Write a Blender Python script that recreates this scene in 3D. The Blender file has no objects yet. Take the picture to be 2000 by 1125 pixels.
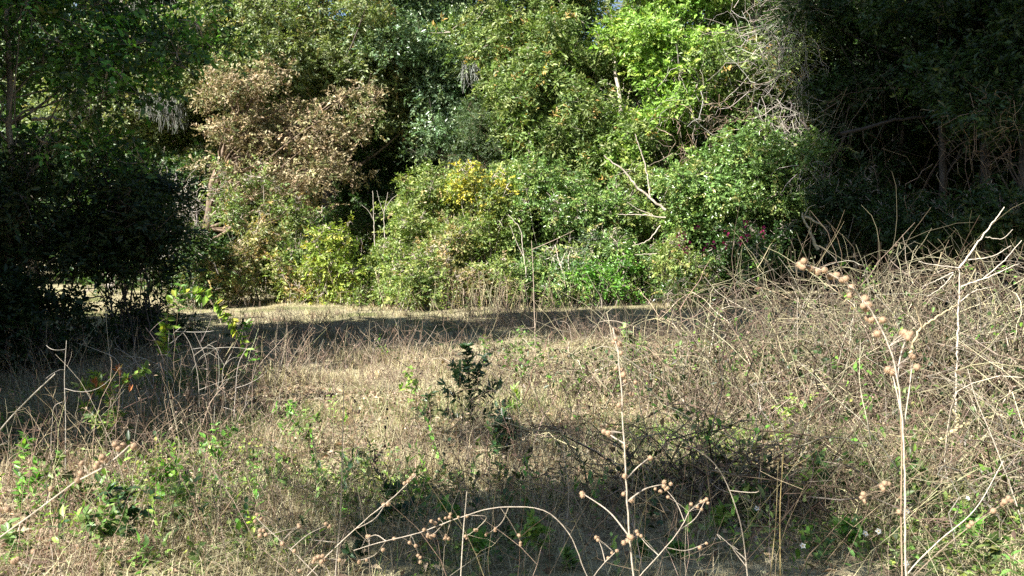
import bpy, math
import numpy as np
from mathutils import Vector

rng = np.random.default_rng(11)
C = bpy.context.scene.collection
R = math.radians

# ------------------------------------------------------------------ camera
scene = bpy.context.scene
EYE, PITCH, F = 1.6, R(3.2), 1664.0            # eye height, look-down angle, focal length in 2000 px units
cd = bpy.data.cameras.new('camera'); cam = bpy.data.objects.new('camera', cd); C.objects.link(cam)
cam.location = (0, 0, EYE); cam.rotation_euler = (R(90) - PITCH, 0, 0)
cd.sensor_width = 36; cd.lens = 36 * F / 2000; cd.clip_start = 0.05; cd.clip_end = 600
cd.dof.use_dof = True; cd.dof.focus_distance = 9.0; cd.dof.aperture_fstop = 18
scene.camera = cam

# ------------------------------------------------------------------ sky, sun, exposure
SUN_EL, SUN_AZ = R(41), R(230)                 # azimuth clockwise from +Y: behind the camera, to the left
world = bpy.data.worlds.new('World'); scene.world = world; world.use_nodes = True
nt = world.node_tree; bg = nt.nodes['Background']
sky = nt.nodes.new('ShaderNodeTexSky'); sky.sky_type = 'NISHITA'; sky.sun_disc = False
sky.sun_elevation = SUN_EL; sky.sun_rotation = SUN_AZ; sky.air_density = 1.0; sky.dust_density = 0.6
nt.links.new(sky.outputs[0], bg.inputs[0]); bg.inputs[1].default_value = 0.05
sl = bpy.data.lights.new('sun', 'SUN'); sl.energy = 5.0; sl.angle = R(0.5); sl.color = (1.0, 0.955, 0.87)
sun = bpy.data.objects.new('sun', sl); C.objects.link(sun)
TO_SUN = Vector((math.sin(SUN_AZ) * math.cos(SUN_EL), math.cos(SUN_AZ) * math.cos(SUN_EL), math.sin(SUN_EL)))
sun.rotation_euler = TO_SUN.to_track_quat('Z', 'Y').to_euler()
scene.view_settings.view_transform = 'Standard'; scene.view_settings.look = 'None'
scene.view_settings.exposure = 1.8; scene.view_settings.gamma = 1.0
scene.view_settings.use_curve_mapping = False
scene.cycles.use_denoising = False
scene.cycles.max_bounces = 8; scene.cycles.diffuse_bounces = 3; scene.cycles.glossy_bounces = 2
scene.cycles.transmission_bounces = 4
scene.cycles.sample_clamp_indirect = 4.0

# ------------------------------------------------------------------ helpers
def at(px, py, y):
    """world point at depth y (metres ahead) seen at pixel (px, py) of the 2000 px photograph"""
    xr, yr = (px - 1000) / F, -(py - 562.5) / F
    dy, dz = math.cos(PITCH) + yr * math.sin(PITCH), -math.sin(PITCH) + yr * math.cos(PITCH)
    t = y / dy
    return np.array([xr * t, y, EYE + dz * t])

def hz(x, y):
    return 0.06 * np.sin(.6 * x + 1) * np.sin(.5 * y) + 0.035 * np.sin(1.7 * x + .3) * np.cos(1.3 * y + 2) + .018 * np.sin(4.1 * x + y) * np.sin(3.3 * y - x)

def ground_at(px, py):
    yr = -(py - 562.5) / F
    dy, dz = math.cos(PITCH) + yr * math.sin(PITCH), -math.sin(PITCH) + yr * math.cos(PITCH)
    t = EYE / -dz
    return np.array([(px - 1000) / F * t, dy * t, 0.0])

def nrm(v):
    return v / np.maximum(np.linalg.norm(v, axis=-1, keepdims=True), 1e-9)

def rnd(*s): return rng.normal(size=s)
def uni(a, b, *s): return rng.uniform(a, b, size=s if s else None)

_tab = np.random.default_rng(3).random((64, 64))
def noise2(x, y):
    xi, yi = np.floor(x).astype(int), np.floor(y).astype(int)
    fx, fy = x - xi, y - yi
    fx, fy = fx * fx * (3 - 2 * fx), fy * fy * (3 - 2 * fy)
    g = lambda i, j: _tab[(xi + i) % 64, (yi + j) % 64]
    return (g(0, 0) * (1 - fx) + g(1, 0) * fx) * (1 - fy) + (g(0, 1) * (1 - fx) + g(1, 1) * fx) * fy

class MB:
    """collects triangles with a colour per point, builds ONE mesh object"""
    def __init__(s): s.V, s.F, s.K, s.n = [], [], [], 0
    def add(s, V, Fc, K):
        V = np.asarray(V, float).reshape(-1, 3)
        if len(V) == 0: return
        K = np.broadcast_to(np.asarray(K, float), (len(V), 3))
        s.V.append(V); s.F.append(np.asarray(Fc).reshape(-1, 3) + s.n); s.K.append(K); s.n += len(V)
    def mesh(s, name, mat, origin=(0, 0, 0), smooth=False):
        me = bpy.data.meshes.new(name)
        V = np.concatenate(s.V) - np.asarray(origin, float); Fc = np.concatenate(s.F).astype(np.int32); K = np.concatenate(s.K)
        me.vertices.add(len(V)); me.vertices.foreach_set('co', V.astype(np.float32).ravel())
        me.loops.add(Fc.size); me.loops.foreach_set('vertex_index', Fc.ravel())
        me.polygons.add(len(Fc)); me.polygons.foreach_set('loop_start', np.arange(0, Fc.size, 3, dtype=np.int32))
        if smooth: me.polygons.foreach_set('use_smooth', np.ones(len(Fc), dtype=bool))
        me.update(calc_edges=True)
        a = me.color_attributes.new('col', 'FLOAT_COLOR', 'POINT')
        a.data.foreach_set('color', np.concatenate([K, np.ones((len(K), 1))], 1).astype(np.float32).ravel())
        me.materials.append(mat)
        return me
    def build(s, name, mat, parent=None, smooth=False, kind=None):
        if not s.V: return None
        o = bpy.data.objects.new(name, s.mesh(name, mat, parent.location if parent else (0, 0, 0), smooth))
        C.objects.link(o)
        if parent: o.parent = parent
        if kind: o['kind'] = kind
        return o

def tag(o, label, cat, group=None):
    o['label'] = label; o['category'] = cat
    if group: o['group'] = group
    return o

def thing(name, label, cat, loc, group=None):
    o = bpy.data.objects.new(name, None); C.objects.link(o); o.location = [float(c) for c in loc]
    o.empty_display_size = 0.1
    return tag(o, label, cat, group)

# ---- leaves
T4 = np.array([[0, 1, 2], [0, 2, 3]])
T8 = np.array([[0, 1, 6], [1, 2, 7], [1, 7, 6], [2, 3, 7], [0, 6, 5], [5, 7, 4], [5, 6, 7], [4, 7, 3]])
def leaves(mb, pos, d, n, L, W, K, fine=False, fold=.22, curl=.12):
    m = len(pos)
    if m == 0: return
    d = nrm(d); n = nrm(n - d * (n * d).sum(-1, keepdims=True)); s = np.cross(d, n)
    L = np.broadcast_to(np.asarray(L, float), (m,))[:, None]; W = np.broadcast_to(np.asarray(W, float), (m,))[:, None]
    if not fine:
        mid = pos + d * L * .45
        V = np.stack([pos, mid + s * W * .5 + n * W * fold, pos + d * L - n * L * curl, mid - s * W * .5 + n * W * fold], 1)
        T = T4; k = 4
    else:
        e = lambda u, w, h: pos + d * L * u + s * W * w + n * (W * h - L * curl * u * u)
        V = np.stack([pos, e(.25, .42, fold * .8), e(.6, .42, fold * .8), e(1, 0, 0), e(.6, -.42, fold * .8), e(.25, -.42, fold * .8), e(.27, 0, 0), e(.62, 0, 0)], 1)
        T = T8; k = 8
    Fc = T[None] + (np.arange(m) * k)[:, None, None]
    mb.add(V, Fc, np.repeat(np.broadcast_to(K, (m, 3)), k, 0))

def pick(pal, n, jit=.18):
    w = np.array([p[0] for p in pal], float); c = np.array([p[1] for p in pal], float)
    k = c[rng.choice(len(pal), n, p=w / w.sum())]
    return k * np.exp(rnd(n, 1) * jit) * np.exp(rnd(n, 3) * jit * .25)

def sprays(mb, P, D, S, m, L, W, pal, fine=False, flat=.7, jit=.18, N=None, droop=.15):
    """a twig with m leaves at every point P, pointing along D"""
    n = len(P)
    if n == 0: return
    up = np.array([0, 0, 1.])
    A = nrm(np.cross(D, up + rnd(n, 3) * .6)); S = np.broadcast_to(S, (n,))
    t = ((np.arange(m) + .5) / m)[None, :, None]
    sg = np.where(np.arange(m) % 2, 1, -1)[None, :, None]
    pos = P[:, None] + D[:, None] * S[:, None, None] * t - up * (droop * S[:, None, None] * t * t)
    ld = nrm(D[:, None] * (.3 + .7 * t) + A[:, None] * sg * (1.1 - .5 * t) + rnd(n, m, 3) * .35)
    nn = up * flat * .6 + rnd(n, m, 3) * .45 + (D if N is None else N)[:, None] * .75
    K = np.repeat(pick(pal, n, jit), m, 0) * np.exp(rnd(n * m, 1) * jit)
    q = n * m
    sz = np.exp(np.clip(rnd(q), -1.8, 1.2) * .36)
    leaves(mb, pos.reshape(-1, 3), ld.reshape(-1, 3), nn.reshape(-1, 3), L * sz, W * sz, K, fine)

# ---- tubes along polylines
def tubes(mb, P, Rd, K, sides=3):
    P = np.asarray(P, float)
    if P.ndim == 2: P = P[None]
    n, k, _ = P.shape
    if n == 0: return
    Rd = np.broadcast_to(np.asarray(Rd, float), (n, k))
    t = nrm(np.gradient(P, axis=1))
    ref = np.where(np.abs(t[:, :1, 2:3]) > .8, np.array([1., .13, 0]), np.array([.1, .05, 1.]))
    a = nrm(np.cross(t, np.broadcast_to(ref, t.shape))); b = np.cross(t, a)
    ang = np.arange(sides) * 2 * math.pi / sides
    V = P[:, :, None] + Rd[:, :, None, None] * (a[:, :, None] * np.cos(ang)[None, None, :, None] + b[:, :, None] * np.sin(ang)[None, None, :, None])
    i = np.arange(k - 1)[:, None] * sides; j = np.arange(sides)[None]; j2 = (j + 1) % sides
    q = np.stack([i + j, i + j2, i + sides + j2, i + sides + j], -1).reshape(-1, 4)
    tr = np.concatenate([q[:, [0, 1, 2]], q[:, [0, 2, 3]]])
    Fc = tr[None] + (np.arange(n) * k * sides)[:, None, None]
    K = np.asarray(K, float)
    if K.ndim == 2: K = np.repeat(K, k * sides, 0)
    mb.add(V, Fc, K)

def arcs(P0, P1, k, bulge, jit=0.0):
    """smooth curved polylines from P0 to P1; bulge (n,3) bends the middle"""
    t = np.linspace(0, 1, k)[None, :, None]
    m = (P0 + P1) / 2 + bulge
    B = (1 - t) ** 2 * P0[:, None] + 2 * t * (1 - t) * m[:, None] + t * t * P1[:, None]
    if jit:
        w = rnd(len(P0), k, 3) * jit; w[:, 0] = 0
        B = B + w
    return B

def smooth_path(pts, k):
    pts = np.asarray(pts, float)
    u = np.concatenate([[0], np.cumsum(np.maximum(np.linalg.norm(np.diff(pts, axis=0), axis=1), 1e-4))])
    m = np.zeros_like(pts); dl = np.diff(pts, axis=0) / np.diff(u)[:, None]; h = np.diff(u)[:, None]
    m[0], m[-1] = dl[0], dl[-1]
    if len(pts) > 2: m[1:-1] = (dl[:-1] * h[1:] + dl[1:] * h[:-1]) / (h[1:] + h[:-1])
    s = np.linspace(0, u[-1], k); i = np.clip(np.searchsorted(u, s, side='right') - 1, 0, len(pts) - 2)
    hh = h[i]; f = ((s - u[i]) / hh[:, 0])[:, None]
    return (2 * f ** 3 - 3 * f ** 2 + 1) * pts[i] + (f ** 3 - 2 * f ** 2 + f) * hh * m[i] + (3 * f ** 2 - 2 * f ** 3) * pts[i + 1] + (f ** 3 - f ** 2) * hh * m[i + 1]

# ------------------------------------------------------------------ materials
def mat_new(name):
    m = bpy.data.materials.new(name); m.use_nodes = True
    t = m.node_tree; t.nodes.clear()
    return m, t, t.nodes.new, t.links.new

def leaf_mat(name, trans=.3, rough=.42, spec=.4, warm=(1.25, 1.45, .55)):
    m, t, N, Ln = mat_new(name)
    out = N('ShaderNodeOutputMaterial'); at_ = N('ShaderNodeAttribute'); at_.attribute_name = 'col'
    p = N('ShaderNodeBsdfPrincipled'); p.inputs['Roughness'].default_value = rough
    p.inputs['Specular IOR Level'].default_value = spec
    Ln(at_.outputs['Color'], p.inputs['Base Color'])
    tr = N('ShaderNodeBsdfTranslucent'); mu = N('ShaderNodeMix'); mu.data_type = 'RGBA'; mu.blend_type = 'MULTIPLY'
    mu.inputs['Factor'].default_value = 1; Ln(at_.outputs['Color'], mu.inputs['A']); mu.inputs['B'].default_value = (*warm, 1)
    Ln(mu.outputs['Result'], tr.inputs['Color'])
    mx = N('ShaderNodeMixShader'); mx.inputs[0].default_value = trans
    Ln(p.outputs[0], mx.inputs[1]); Ln(tr.outputs[0], mx.inputs[2]); Ln(mx.outputs[0], out.inputs['Surface'])
    return m

def stem_mat(name, rough=.7, scale=60, amt=.5):
    m, t, N, Ln = mat_new(name)
    out = N('ShaderNodeOutputMaterial'); at_ = N('ShaderNodeAttribute'); at_.attribute_name = 'col'
    p = N('ShaderNodeBsdfPrincipled'); p.inputs['Roughness'].default_value = rough; p.inputs['Specular IOR Level'].default_value = .25
    tc = N('ShaderNodeTexCoord'); no = N('ShaderNodeTexNoise'); no.inputs['Scale'].default_value = scale; no.inputs['Detail'].default_value = 4
    mp = N('ShaderNodeMapping'); mp.inputs['Scale'].default_value = (1, 1, .22 if scale == 9 else 1)
    Ln(tc.outputs['Object'], mp.inputs['Vector']); Ln(mp.outputs[0], no.inputs['Vector'])
    mr = N('ShaderNodeMapRange'); mr.inputs['From Min'].default_value = .3; mr.inputs['From Max'].default_value = .7
    mr.inputs['To Min'].default_value = 1 - amt; mr.inputs['To Max'].default_value = 1 + amt * .6
    Ln(no.outputs['Fac'], mr.inputs['Value'])
    mu = N('ShaderNodeMix'); mu.data_type = 'RGBA'; mu.blend_type = 'MULTIPLY'; mu.inputs['Factor'].default_value = 1
    Ln(at_.outputs['Color'], mu.inputs['A']); Ln(mr.outputs['Result'], mu.inputs['B'])
    Ln(mu.outputs['Result'], p.inputs['Base Color'])
    bp = N('ShaderNodeBump'); bp.inputs['Strength'].default_value = .5; bp.inputs['Distance'].default_value = .0 if scale == 4 else .03 if scale == 9 else .008
    Ln(no.outputs['Fac'], bp.inputs['Height']); Ln(bp.outputs[0], p.inputs['Normal'])
    Ln(p.outputs[0], out.inputs['Surface'])
    return m

M_LEAF = leaf_mat('leaf')
M_GLOSSY = leaf_mat('glossy_leaf', .22, .3, .5)
M_DRYLEAF = leaf_mat('dry_leaf', .25, .7, .2, (1.1, 1.0, .8))
M_GRASS = leaf_mat('dry_grass_blade', .3, .6, .25, (1.1, 1.05, .8))
M_BARK = stem_mat('bark', .85, 9, .75)
M_STEM = stem_mat('dry_stem', .7, 70, .3)
M_TWIG = stem_mat('twig', .75, 25, .4)
M_BURR = stem_mat('burr_fuzz', .9, 4, .25)
M_FLOWER = leaf_mat('petal', .3, .5, .3, (1, 1, 1))

def ground_mat():
    m, t, N, Ln = mat_new('field_soil')
    out = N('ShaderNodeOutputMaterial'); p = N('ShaderNodeBsdfPrincipled'); p.inputs['Roughness'].default_value = .95
    p.inputs['Specular IOR Level'].default_value = .1
    tc = N('ShaderNodeTexCoord')
    def nz(sc, det=6):
        n = N('ShaderNodeTexNoise'); n.inputs['Scale'].default_value = sc; n.inputs['Detail'].default_value = det
        n.inputs['Roughness'].default_value = .65; Ln(tc.outputs['Object'], n.inputs['Vector']); return n
    a, b, c = nz(9), nz(.45, 3), nz(55, 3)
    r1 = N('ShaderNodeValToRGB'); e = r1.color_ramp.elements
    e[0].position = .36; e[0].color = (.19, .155, .095, 1); e[1].position = .62; e[1].color = (.46, .415, .27, 1)
    e2 = r1.color_ramp.elements.new(.5); e2.color = (.36, .315, .195, 1)
    Ln(a.outputs['Fac'], r1.inputs[0])
    r2 = N('ShaderNodeValToRGB'); r2.color_ramp.elements[0].position = .5; r2.color_ramp.elements[1].position = .64
    Ln(b.outputs['Fac'], r2.inputs[0])
    mx = N('ShaderNodeMix'); mx.data_type = 'RGBA'; Ln(r2.outputs[0], mx.inputs['Factor']); Ln(r1.outputs[0], mx.inputs['A'])
    mx.inputs['B'].default_value = (.17, .18, .075, 1)
    mr = N('ShaderNodeMapRange'); mr.inputs['From Min'].default_value = .35; mr.inputs['From Max'].default_value = .65
    mr.inputs['To Min'].default_value = .8; mr.inputs['To Max'].default_value = 1.22; Ln(c.outputs['Fac'], mr.inputs['Value'])
    mu = N('ShaderNodeMix'); mu.data_type = 'RGBA'; mu.blend_type = 'MULTIPLY'; mu.inputs['Factor'].default_value = 1
    Ln(mx.outputs['Result'], mu.inputs['A']); Ln(mr.outputs['Result'], mu.inputs['B'])
    Ln(mu.outputs['Result'], p.inputs['Base Color'])
    bp = N('ShaderNodeBump'); bp.inputs['Strength'].default_value = .8; bp.inputs['Distance'].default_value = .05
    Ln(c.outputs['Fac'], bp.inputs['Height']); Ln(bp.outputs[0], p.inputs['Normal'])
    Ln(p.outputs[0], out.inputs['Surface'])
    return m
M_GROUND = ground_mat()

# ------------------------------------------------------------------ palettes (linear albedo)
OLIVE = [(4, (.12, .15, .065)), (3, (.16, .18, .08)), (1.5, (.075, .105, .04)), (.8, (.22, .18, .08))]
OLIVE2 = [(4, (.12, .165, .052)), (3, (.165, .2, .07)), (2, (.08, .125, .04)), (.35, (.3, .2, .07))]
COOL = [(4, (.085, .135, .07)), (2, (.12, .165, .08)), (1, (.06, .095, .05))]
CEDAR = [(3, (.06, .095, .045)), (2, (.085, .115, .05))]
LIME = [(3, (.17, .27, .055)), (2, (.125, .2, .045)), (1, (.25, .31, .07))]
VIVID = [(3, (.095, .165, .045)), (2, (.07, .12, .035)), (2, (.155, .215, .06)), (.5, (.22, .22, .08))]
TAN = [(4, (.25, .205, .125)), (1.5, (.18, .14, .085)), (2, (.32, .27, .175)), (2.5, (.13, .135, .055)), (1, (.085, .105, .045))]
YELLOW = [(2.2, (.4, .34, .05)), (2, (.26, .27, .06)), (2, (.15, .2, .055))]
SHRUB = [(3, (.145, .19, .055)), (2, (.105, .15, .045)), (2, (.2, .225, .07)), (.4, (.26, .2, .1))]
SHRUBDRY = [(3, (.22, .2, .09)), (2, (.14, .16, .06)), (2, (.3, .22, .12))]
DKSAP = [(3, (.035, .075, .035)), (2, (.045, .1, .035)), (1, (.07, .14, .055))]
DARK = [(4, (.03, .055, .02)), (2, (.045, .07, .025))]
DEEP_SHADE = [(4, (.028, .055, .018)), (2, (.045, .08, .024)), (.4, (.08, .1, .03))]  # dark green lowered further: shade of right woods and bramble painted into the leaves
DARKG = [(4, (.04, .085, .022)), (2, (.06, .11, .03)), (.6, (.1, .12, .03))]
BRIGHT = [(3, (.09, .2, .03)), (2, (.06, .14, .025)), (1, (.14, .26, .04))]
for _p in (OLIVE, OLIVE2, COOL, CEDAR, LIME, VIVID, TAN, YELLOW, SHRUB, SHRUBDRY, BRIGHT):
    _p[:] = [(w, tuple(min(.6, v * 1.4) for v in c)) for w, c in _p]
STRAW = [(4, (.46, .41, .25)), (3, (.39, .345, .21)), (2, (.52, .475, .31)), (.6, (.25, .205, .125))]
BROWNST = [(3, (.3, .225, .16)), (2, (.22, .155, .11)), (1.5, (.42, .34, .26))]
GREYST = [(3, (.42, .38, .33)), (2, (.33, .285, .24)), (1, (.5, .46, .4))]
GREENS = [(3, (.11, .165, .05)), (2, (.16, .21, .07)), (1.5, (.07, .11, .035)), (.6, (.25, .25, .08))]
LITTER = [(3, (.34, .25, .165)), (2, (.4, .31, .21)), (.8, (.2, .125, .075)), (2, (.48, .41, .3))]
DARKST = [(2, (.12, .085, .06)), (1, (.18, .12, .085)), (1, (.08, .06, .045))]

# ------------------------------------------------------------------ the ground
def build_ground():
    xs = np.concatenate([np.linspace(-260, -22, 14), np.linspace(-20, 20, 201), np.linspace(22, 260, 14)])
    ys = np.concatenate([np.linspace(-120, -6, 10), np.linspace(-5, 40, 226), np.linspace(45, 320, 16)])
    X, Y = np.meshgrid(xs, ys); Z = hz(X, Y)
    V = np.stack([X, Y, Z], -1).reshape(-1, 3); nx = len(xs)
    i, j = np.meshgrid(np.arange(len(ys) - 1), np.arange(nx - 1), indexing='ij')
    a = (i * nx + j).ravel()
    mb = MB(); mb.add(V, np.concatenate([np.stack([a, a + 1, a + nx + 1], -1), np.stack([a, a + nx + 1, a + nx], -1)]), (.3, .25, .15))
    mb.build('ground', M_GROUND, smooth=True, kind='structure')
build_ground()

# ------------------------------------------------------------------ trees and shrubs
def clump_leaves(mb, cl, pal, L, W, dens, m, S, fine=False, jit=.16, flat=.7, zsq=.65, droop=.15, lod=True):
    """cl: (n,4) clump centres and radii; sprays of leaves over the upper and outer shell of each"""
    P, D, N, big = [], [], [], []
    for x, y, z, r in cl:
        over = lod and (y > 1 and EYE + .30 * y + r < z)          # well above the frame
        k = max(3, int(dens * 7.5 * r * r * (.22 if over else 1)))
        d = rnd(k, 3); d[:, 2] = np.where(d[:, 2] < 0, d[:, 2] * .6, d[:, 2]); d = nrm(d)
        rad = uni(.4, 1, k, 1) ** .6; o_ = uni(0, 1, k) < .16; rad[o_] *= uni(1.1, 1.55, o_.sum(), 1)
        P.append(np.array([x, y, z]) + d * rad * np.array([r, r, r * zsq]))
        N.append(nrm(d + np.array([0, 0, .15])))
        D.append(nrm(d * np.array([.55, .55, .4]) + rnd(k, 3) * .55 + np.array([0, 0, -.05])))
        big.append(np.full(k, 2.1 if over else 1.0))
    P, D, N, big = np.concatenate(P), np.concatenate(D), np.concatenate(N), np.concatenate(big)
    for g in (1.0, 2.1):
        q = big == g
        if q.any(): sprays(mb, P[q], D[q], S * g, m, L * g, W * g, pal, fine, flat, jit, N[q], droop)

def blob(px, py, hw, hh, y, dep, n, r=(.45, .8), hollow=.35, full=1.0):
    """clumps filling an uneven, lobed ellipsoid seen at pixel box (px, py, +-hw, +-hh), depth y +- dep"""
    c = at(px, py, y); k = y / F; ax = np.array([hw * k, dep, hh * k]); n = int(n * full)
    g = max(3, n // 5); ld = nrm(rnd(g, 3)); lc = ld * uni(hollow, 1, g, 1) ** .5 * uni(.7, 1.2, g, 1)
    j = rng.integers(0, g, n)
    p = lc[j] * ax + rnd(n, 3) * np.array([.6, .45, .36]) * np.minimum(.36 * ax.max(), .8)
    rr = uni(r[0], r[1], n, 1) * (1 if full == 1 else .8)
    return np.concatenate([c + p, rr * np.exp(rnd(n, 1) * .2)], 1)
def fblob(*a): return blob(*a, full=2.1)

def plant(name, label, cat, base, cl, pal, L, W, mat=None, dens=22, m=10, S=.34, trunk=None, bark=(.2, .165, .13), limbs=26,
          group=None, fine=False, crown='crown', stems=1, jit=.16, flat=.7, zsq=.65, droop=.15, stemname='trunk', spread=.25, trunk_r=.1):
    bx, by = base; bz = float(hz(np.array(bx), np.array(by)))
    root = thing(name, label, cat, (bx, by, bz), group)
    cl = cl[cl[:, 2] > .12]
    mb = MB(); clump_leaves(mb, cl, pal, L, W, dens, m, S, fine, jit, flat, zsq, droop)
    o = mb.build(crown, mat or M_LEAF, root); o['kind'] = 'stuff'
    tb = MB(); b0 = np.array([bx, by, bz - .08]); top = cl[:, 2].max() * .9
    if stems == 1:
        pts = trunk if trunk is not None else [b0, b0 + [uni(-.2, .2), uni(-.2, .2), top * .4], [(cl[:, 0].mean() + bx) / 2, (cl[:, 1].mean() + by) / 2, top * .8], [cl[:, 0].mean(), cl[:, 1].mean(), top]]
        path = smooth_path(pts, 18); path[1:] += rnd(17, 3) * trunk_r * .18
        rr = trunk_r * np.linspace(1, .25, 18); rr[0] *= 1.5; rr[1] *= 1.15
        tubes(tb, path, rr, bark, 9)
        idx = rng.permutation(len(cl))[:limbs]
        q = cl[idx, :3]
        lo = np.clip((q[:, 2] * uni(.55, .85, len(q)) - path[0, 2]) / max(path[-1, 2] - path[0, 2], .1), .12, .97)
        p0 = path[(lo * 17).astype(int)]
        tubes(tb, arcs(p0, q, 7, np.array([0, 0, 1.]) * (-.12 * np.linalg.norm(q - p0, axis=1))[:, None] + rnd(len(q), 3) * .12, .03), np.linspace(.3, .07, 7)[None] * trunk_r * uni(.6, 1.1, len(q), 1), np.array(bark) * uni(.9, 1.3), 4)
    else:
        q = cl[rng.permutation(len(cl))[:stems], :3]
        p0 = b0 + np.concatenate([rnd(len(q), 2) * spread, np.zeros((len(q), 1))], 1)
        tubes(tb, arcs(p0, q, 8, rnd(len(q), 3) * .12, .02), np.linspace(1, .3, 8)[None] * trunk_r * uni(.5, 1.1, len(q), 1), np.array(bark) * np.exp(rnd(len(q), 1) * .15), 4)
    # fine twigs inside the crown
    nq = min(400, len(cl) * 5); ci = rng.integers(0, len(cl), nq)
    a = cl[ci, :3]; e = a + nrm(rnd(nq, 3)) * cl[ci, 3:4] * uni(.6, 1.4, nq, 1)
    tubes(tb, arcs(a, e, 4, rnd(nq, 3) * .06), np.array([.011, .009, .006, .003]), np.array(bark) * uni(.9, 1.4), 3)
    o = tb.build(stemname, M_BARK, root, smooth=True)
    if stems > 1: o['kind'] = 'stuff'
    return root

def cat_(*a): return np.concatenate(a)
def gx(px, y): return (px - 1000) / F * y / math.cos(PITCH)

# --- the front row of trees along the far side of the clearing, left to right
plant('live_oak', 'grey-green oak hung with moss behind the dark shrubs on the left', 'tree', (gx(225, 29), 29),
      cat_(fblob(220, 190, 150, 120, 29, 2, 42), fblob(330, 120, 110, 90, 28, 2, 22), fblob(200, -60, 200, 120, 29, 2.5, 22, (.7, 1.1))),
      OLIVE, .10, .045, trunk_r=.2, bark=(.33, .3, .26), dens=17)
plant('live_oak', 'big olive-green oak rising above the tan-leaved tree', 'tree', (gx(640, 29), 29),
      cat_(fblob(440, 100, 130, 110, 27, 1.5, 34), fblob(640, 80, 170, 130, 27, 1.8, 60), fblob(560, -130, 300, 130, 28, 3, 30, (.8, 1.2)), fblob(730, 190, 90, 80, 27.5, 1, 16)),
      OLIVE, .10, .048, trunk_r=.3, bark=(.12, .1, .085), dens=22)
plant('dry_leaved_oak', 'tree with tan dead leaves and a leaning dappled trunk', 'tree', (gx(402, 25), 25),
      cat_(fblob(545, 325, 165, 45, 24.2, 1.2, 26, (.28, .45)), fblob(600, 270, 120, 35, 24.6, 1, 16, (.28, .45)), fblob(490, 260, 80, 30, 24.4, .8, 9, (.25, .4)), fblob(500, 180, 120, 35, 24.8, 1, 16, (.28, .45)), fblob(660, 200, 110, 30, 25.2, .9, 8, (.25, .4)), fblob(560, 375, 130, 22, 24.2, .9, 8, (.22, .36)), fblob(700, 265, 40, 60, 25, .7, 5, (.25, .4))),
      TAN, .085, .042, M_DRYLEAF, trunk_r=.2, bark=(.17, .125, .09), dens=21,
      trunk=[[gx(402, 25), 25, -.1], at(404, 440, 25), at(418, 360, 25), at(450, 260, 25), at(540, 150, 25)], limbs=44, zsq=.5)
plant('laurel_oak', 'dark cool-green tree between the tan tree and the yellow-olive tree', 'tree', (gx(880, 28), 28),
      cat_(fblob(850, 110, 120, 120, 27, 1.6, 44), fblob(870, 250, 70, 70, 26.5, 1.2, 16), fblob(850, -110, 160, 100, 28, 2.5, 18, (.7, 1.1))),
      COOL, .095, .045, M_GLOSSY, trunk_r=.24, bark=(.14, .12, .1), dens=22)
plant('young_cedar', 'small soft dark-green cedar under the cool-green tree', 'tree', (gx(942, 25.5), 25.5),
      cat_(fblob(942, 255, 50, 50, 25.4, .6, 22, (.28, .45)), fblob(945, 330, 60, 60, 25.5, .6, 20, (.28, .45))),
      CEDAR, .06, .016, dens=60, m=12, S=.26, trunk_r=.07, bark=(.2, .14, .1))
plant('yellow_olive_tree', 'tall yellow-olive tree with orange-tipped drooping leaves and a pale straight trunk', 'tree', (gx(1212, 25.2), 25.2),
      cat_(fblob(1090, 150, 160, 150, 25.2, 1.6, 72), fblob(1160, 270, 120, 90, 24.8, 1.2, 26), fblob(1000, 60, 90, 80, 25.5, 1.2, 16), fblob(1100, -120, 210, 110, 26, 2.5, 24, (.7, 1.1)), fblob(1060, 330, 90, 60, 24.6, .9, 16)),
      OLIVE2, .115, .04, trunk_r=.12, bark=(.46, .4, .33), dens=22, flat=.15, droop=.5, limbs=20,
      trunk=[[gx(1216, 24.2), 24.2, -.1], at(1214, 400, 24.2), at(1209, 300, 24.1), at(1211, 210, 24.2), at(1190, 60, 25)])
plant('lime_green_tree', 'bright lime-green young tree beside the pale dead vines', 'tree', (gx(1300, 24.6), 24.6),
      cat_(fblob(1290, 70, 85, 60, 24.2, 1.1, 22, (.4, .65)), fblob(1335, 160, 70, 70, 24, 1, 16, (.35, .6)), fblob(1260, 290, 70, 60, 23.9, .9, 10, (.35, .55)), fblob(1310, 230, 70, 60, 24, .9, 10, (.35, .55)), fblob(1300, -60, 110, 70, 24.6, 1.3, 14, (.6, .9))),
      LIME, .11, .05, trunk_r=.09, bark=(.24, .2, .16), dens=18)
plant('vine_covered_tree', 'olive tree wrapped in leafy vines behind the pale dead vine tangle', 'tree', (gx(1480, 24.5), 24.5),
      cat_(fblob(1450, 170, 95, 130, 24.4, 1.2, 34, (.4, .7)), fblob(1560, 190, 60, 120, 24.6, 1, 18, (.4, .65)), fblob(1450, -80, 120, 90, 25, 1.6, 10, (.6, .9)), fblob(1410, 5, 140, 40, 26.2, 1, 15, (.4, .6)), fblob(1540, 20, 60, 50, 26.5, .8, 6, (.35, .5))),
      OLIVE2, .1, .045, trunk_r=.16, bark=(.2, .17, .14), dens=17)
plant('glossy_holly', 'rounded vivid-green glossy bush above the pink flowers', 'bush', (gx(1460, 22), 22),
      cat_(fblob(1440, 350, 130, 85, 21.6, 1.1, 46, (.35, .6)), fblob(1560, 300, 60, 60, 21.9, .8, 14, (.3, .5)), fblob(1570, 390, 50, 55, 21.5, .7, 12, (.3, .5)), fblob(1350, 400, 50, 60, 21.8, .7, 12, (.3, .5))),
      VIVID, .085, .042, M_GLOSSY, trunk_r=.08, bark=(.25, .21, .17), dens=24)

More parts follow.
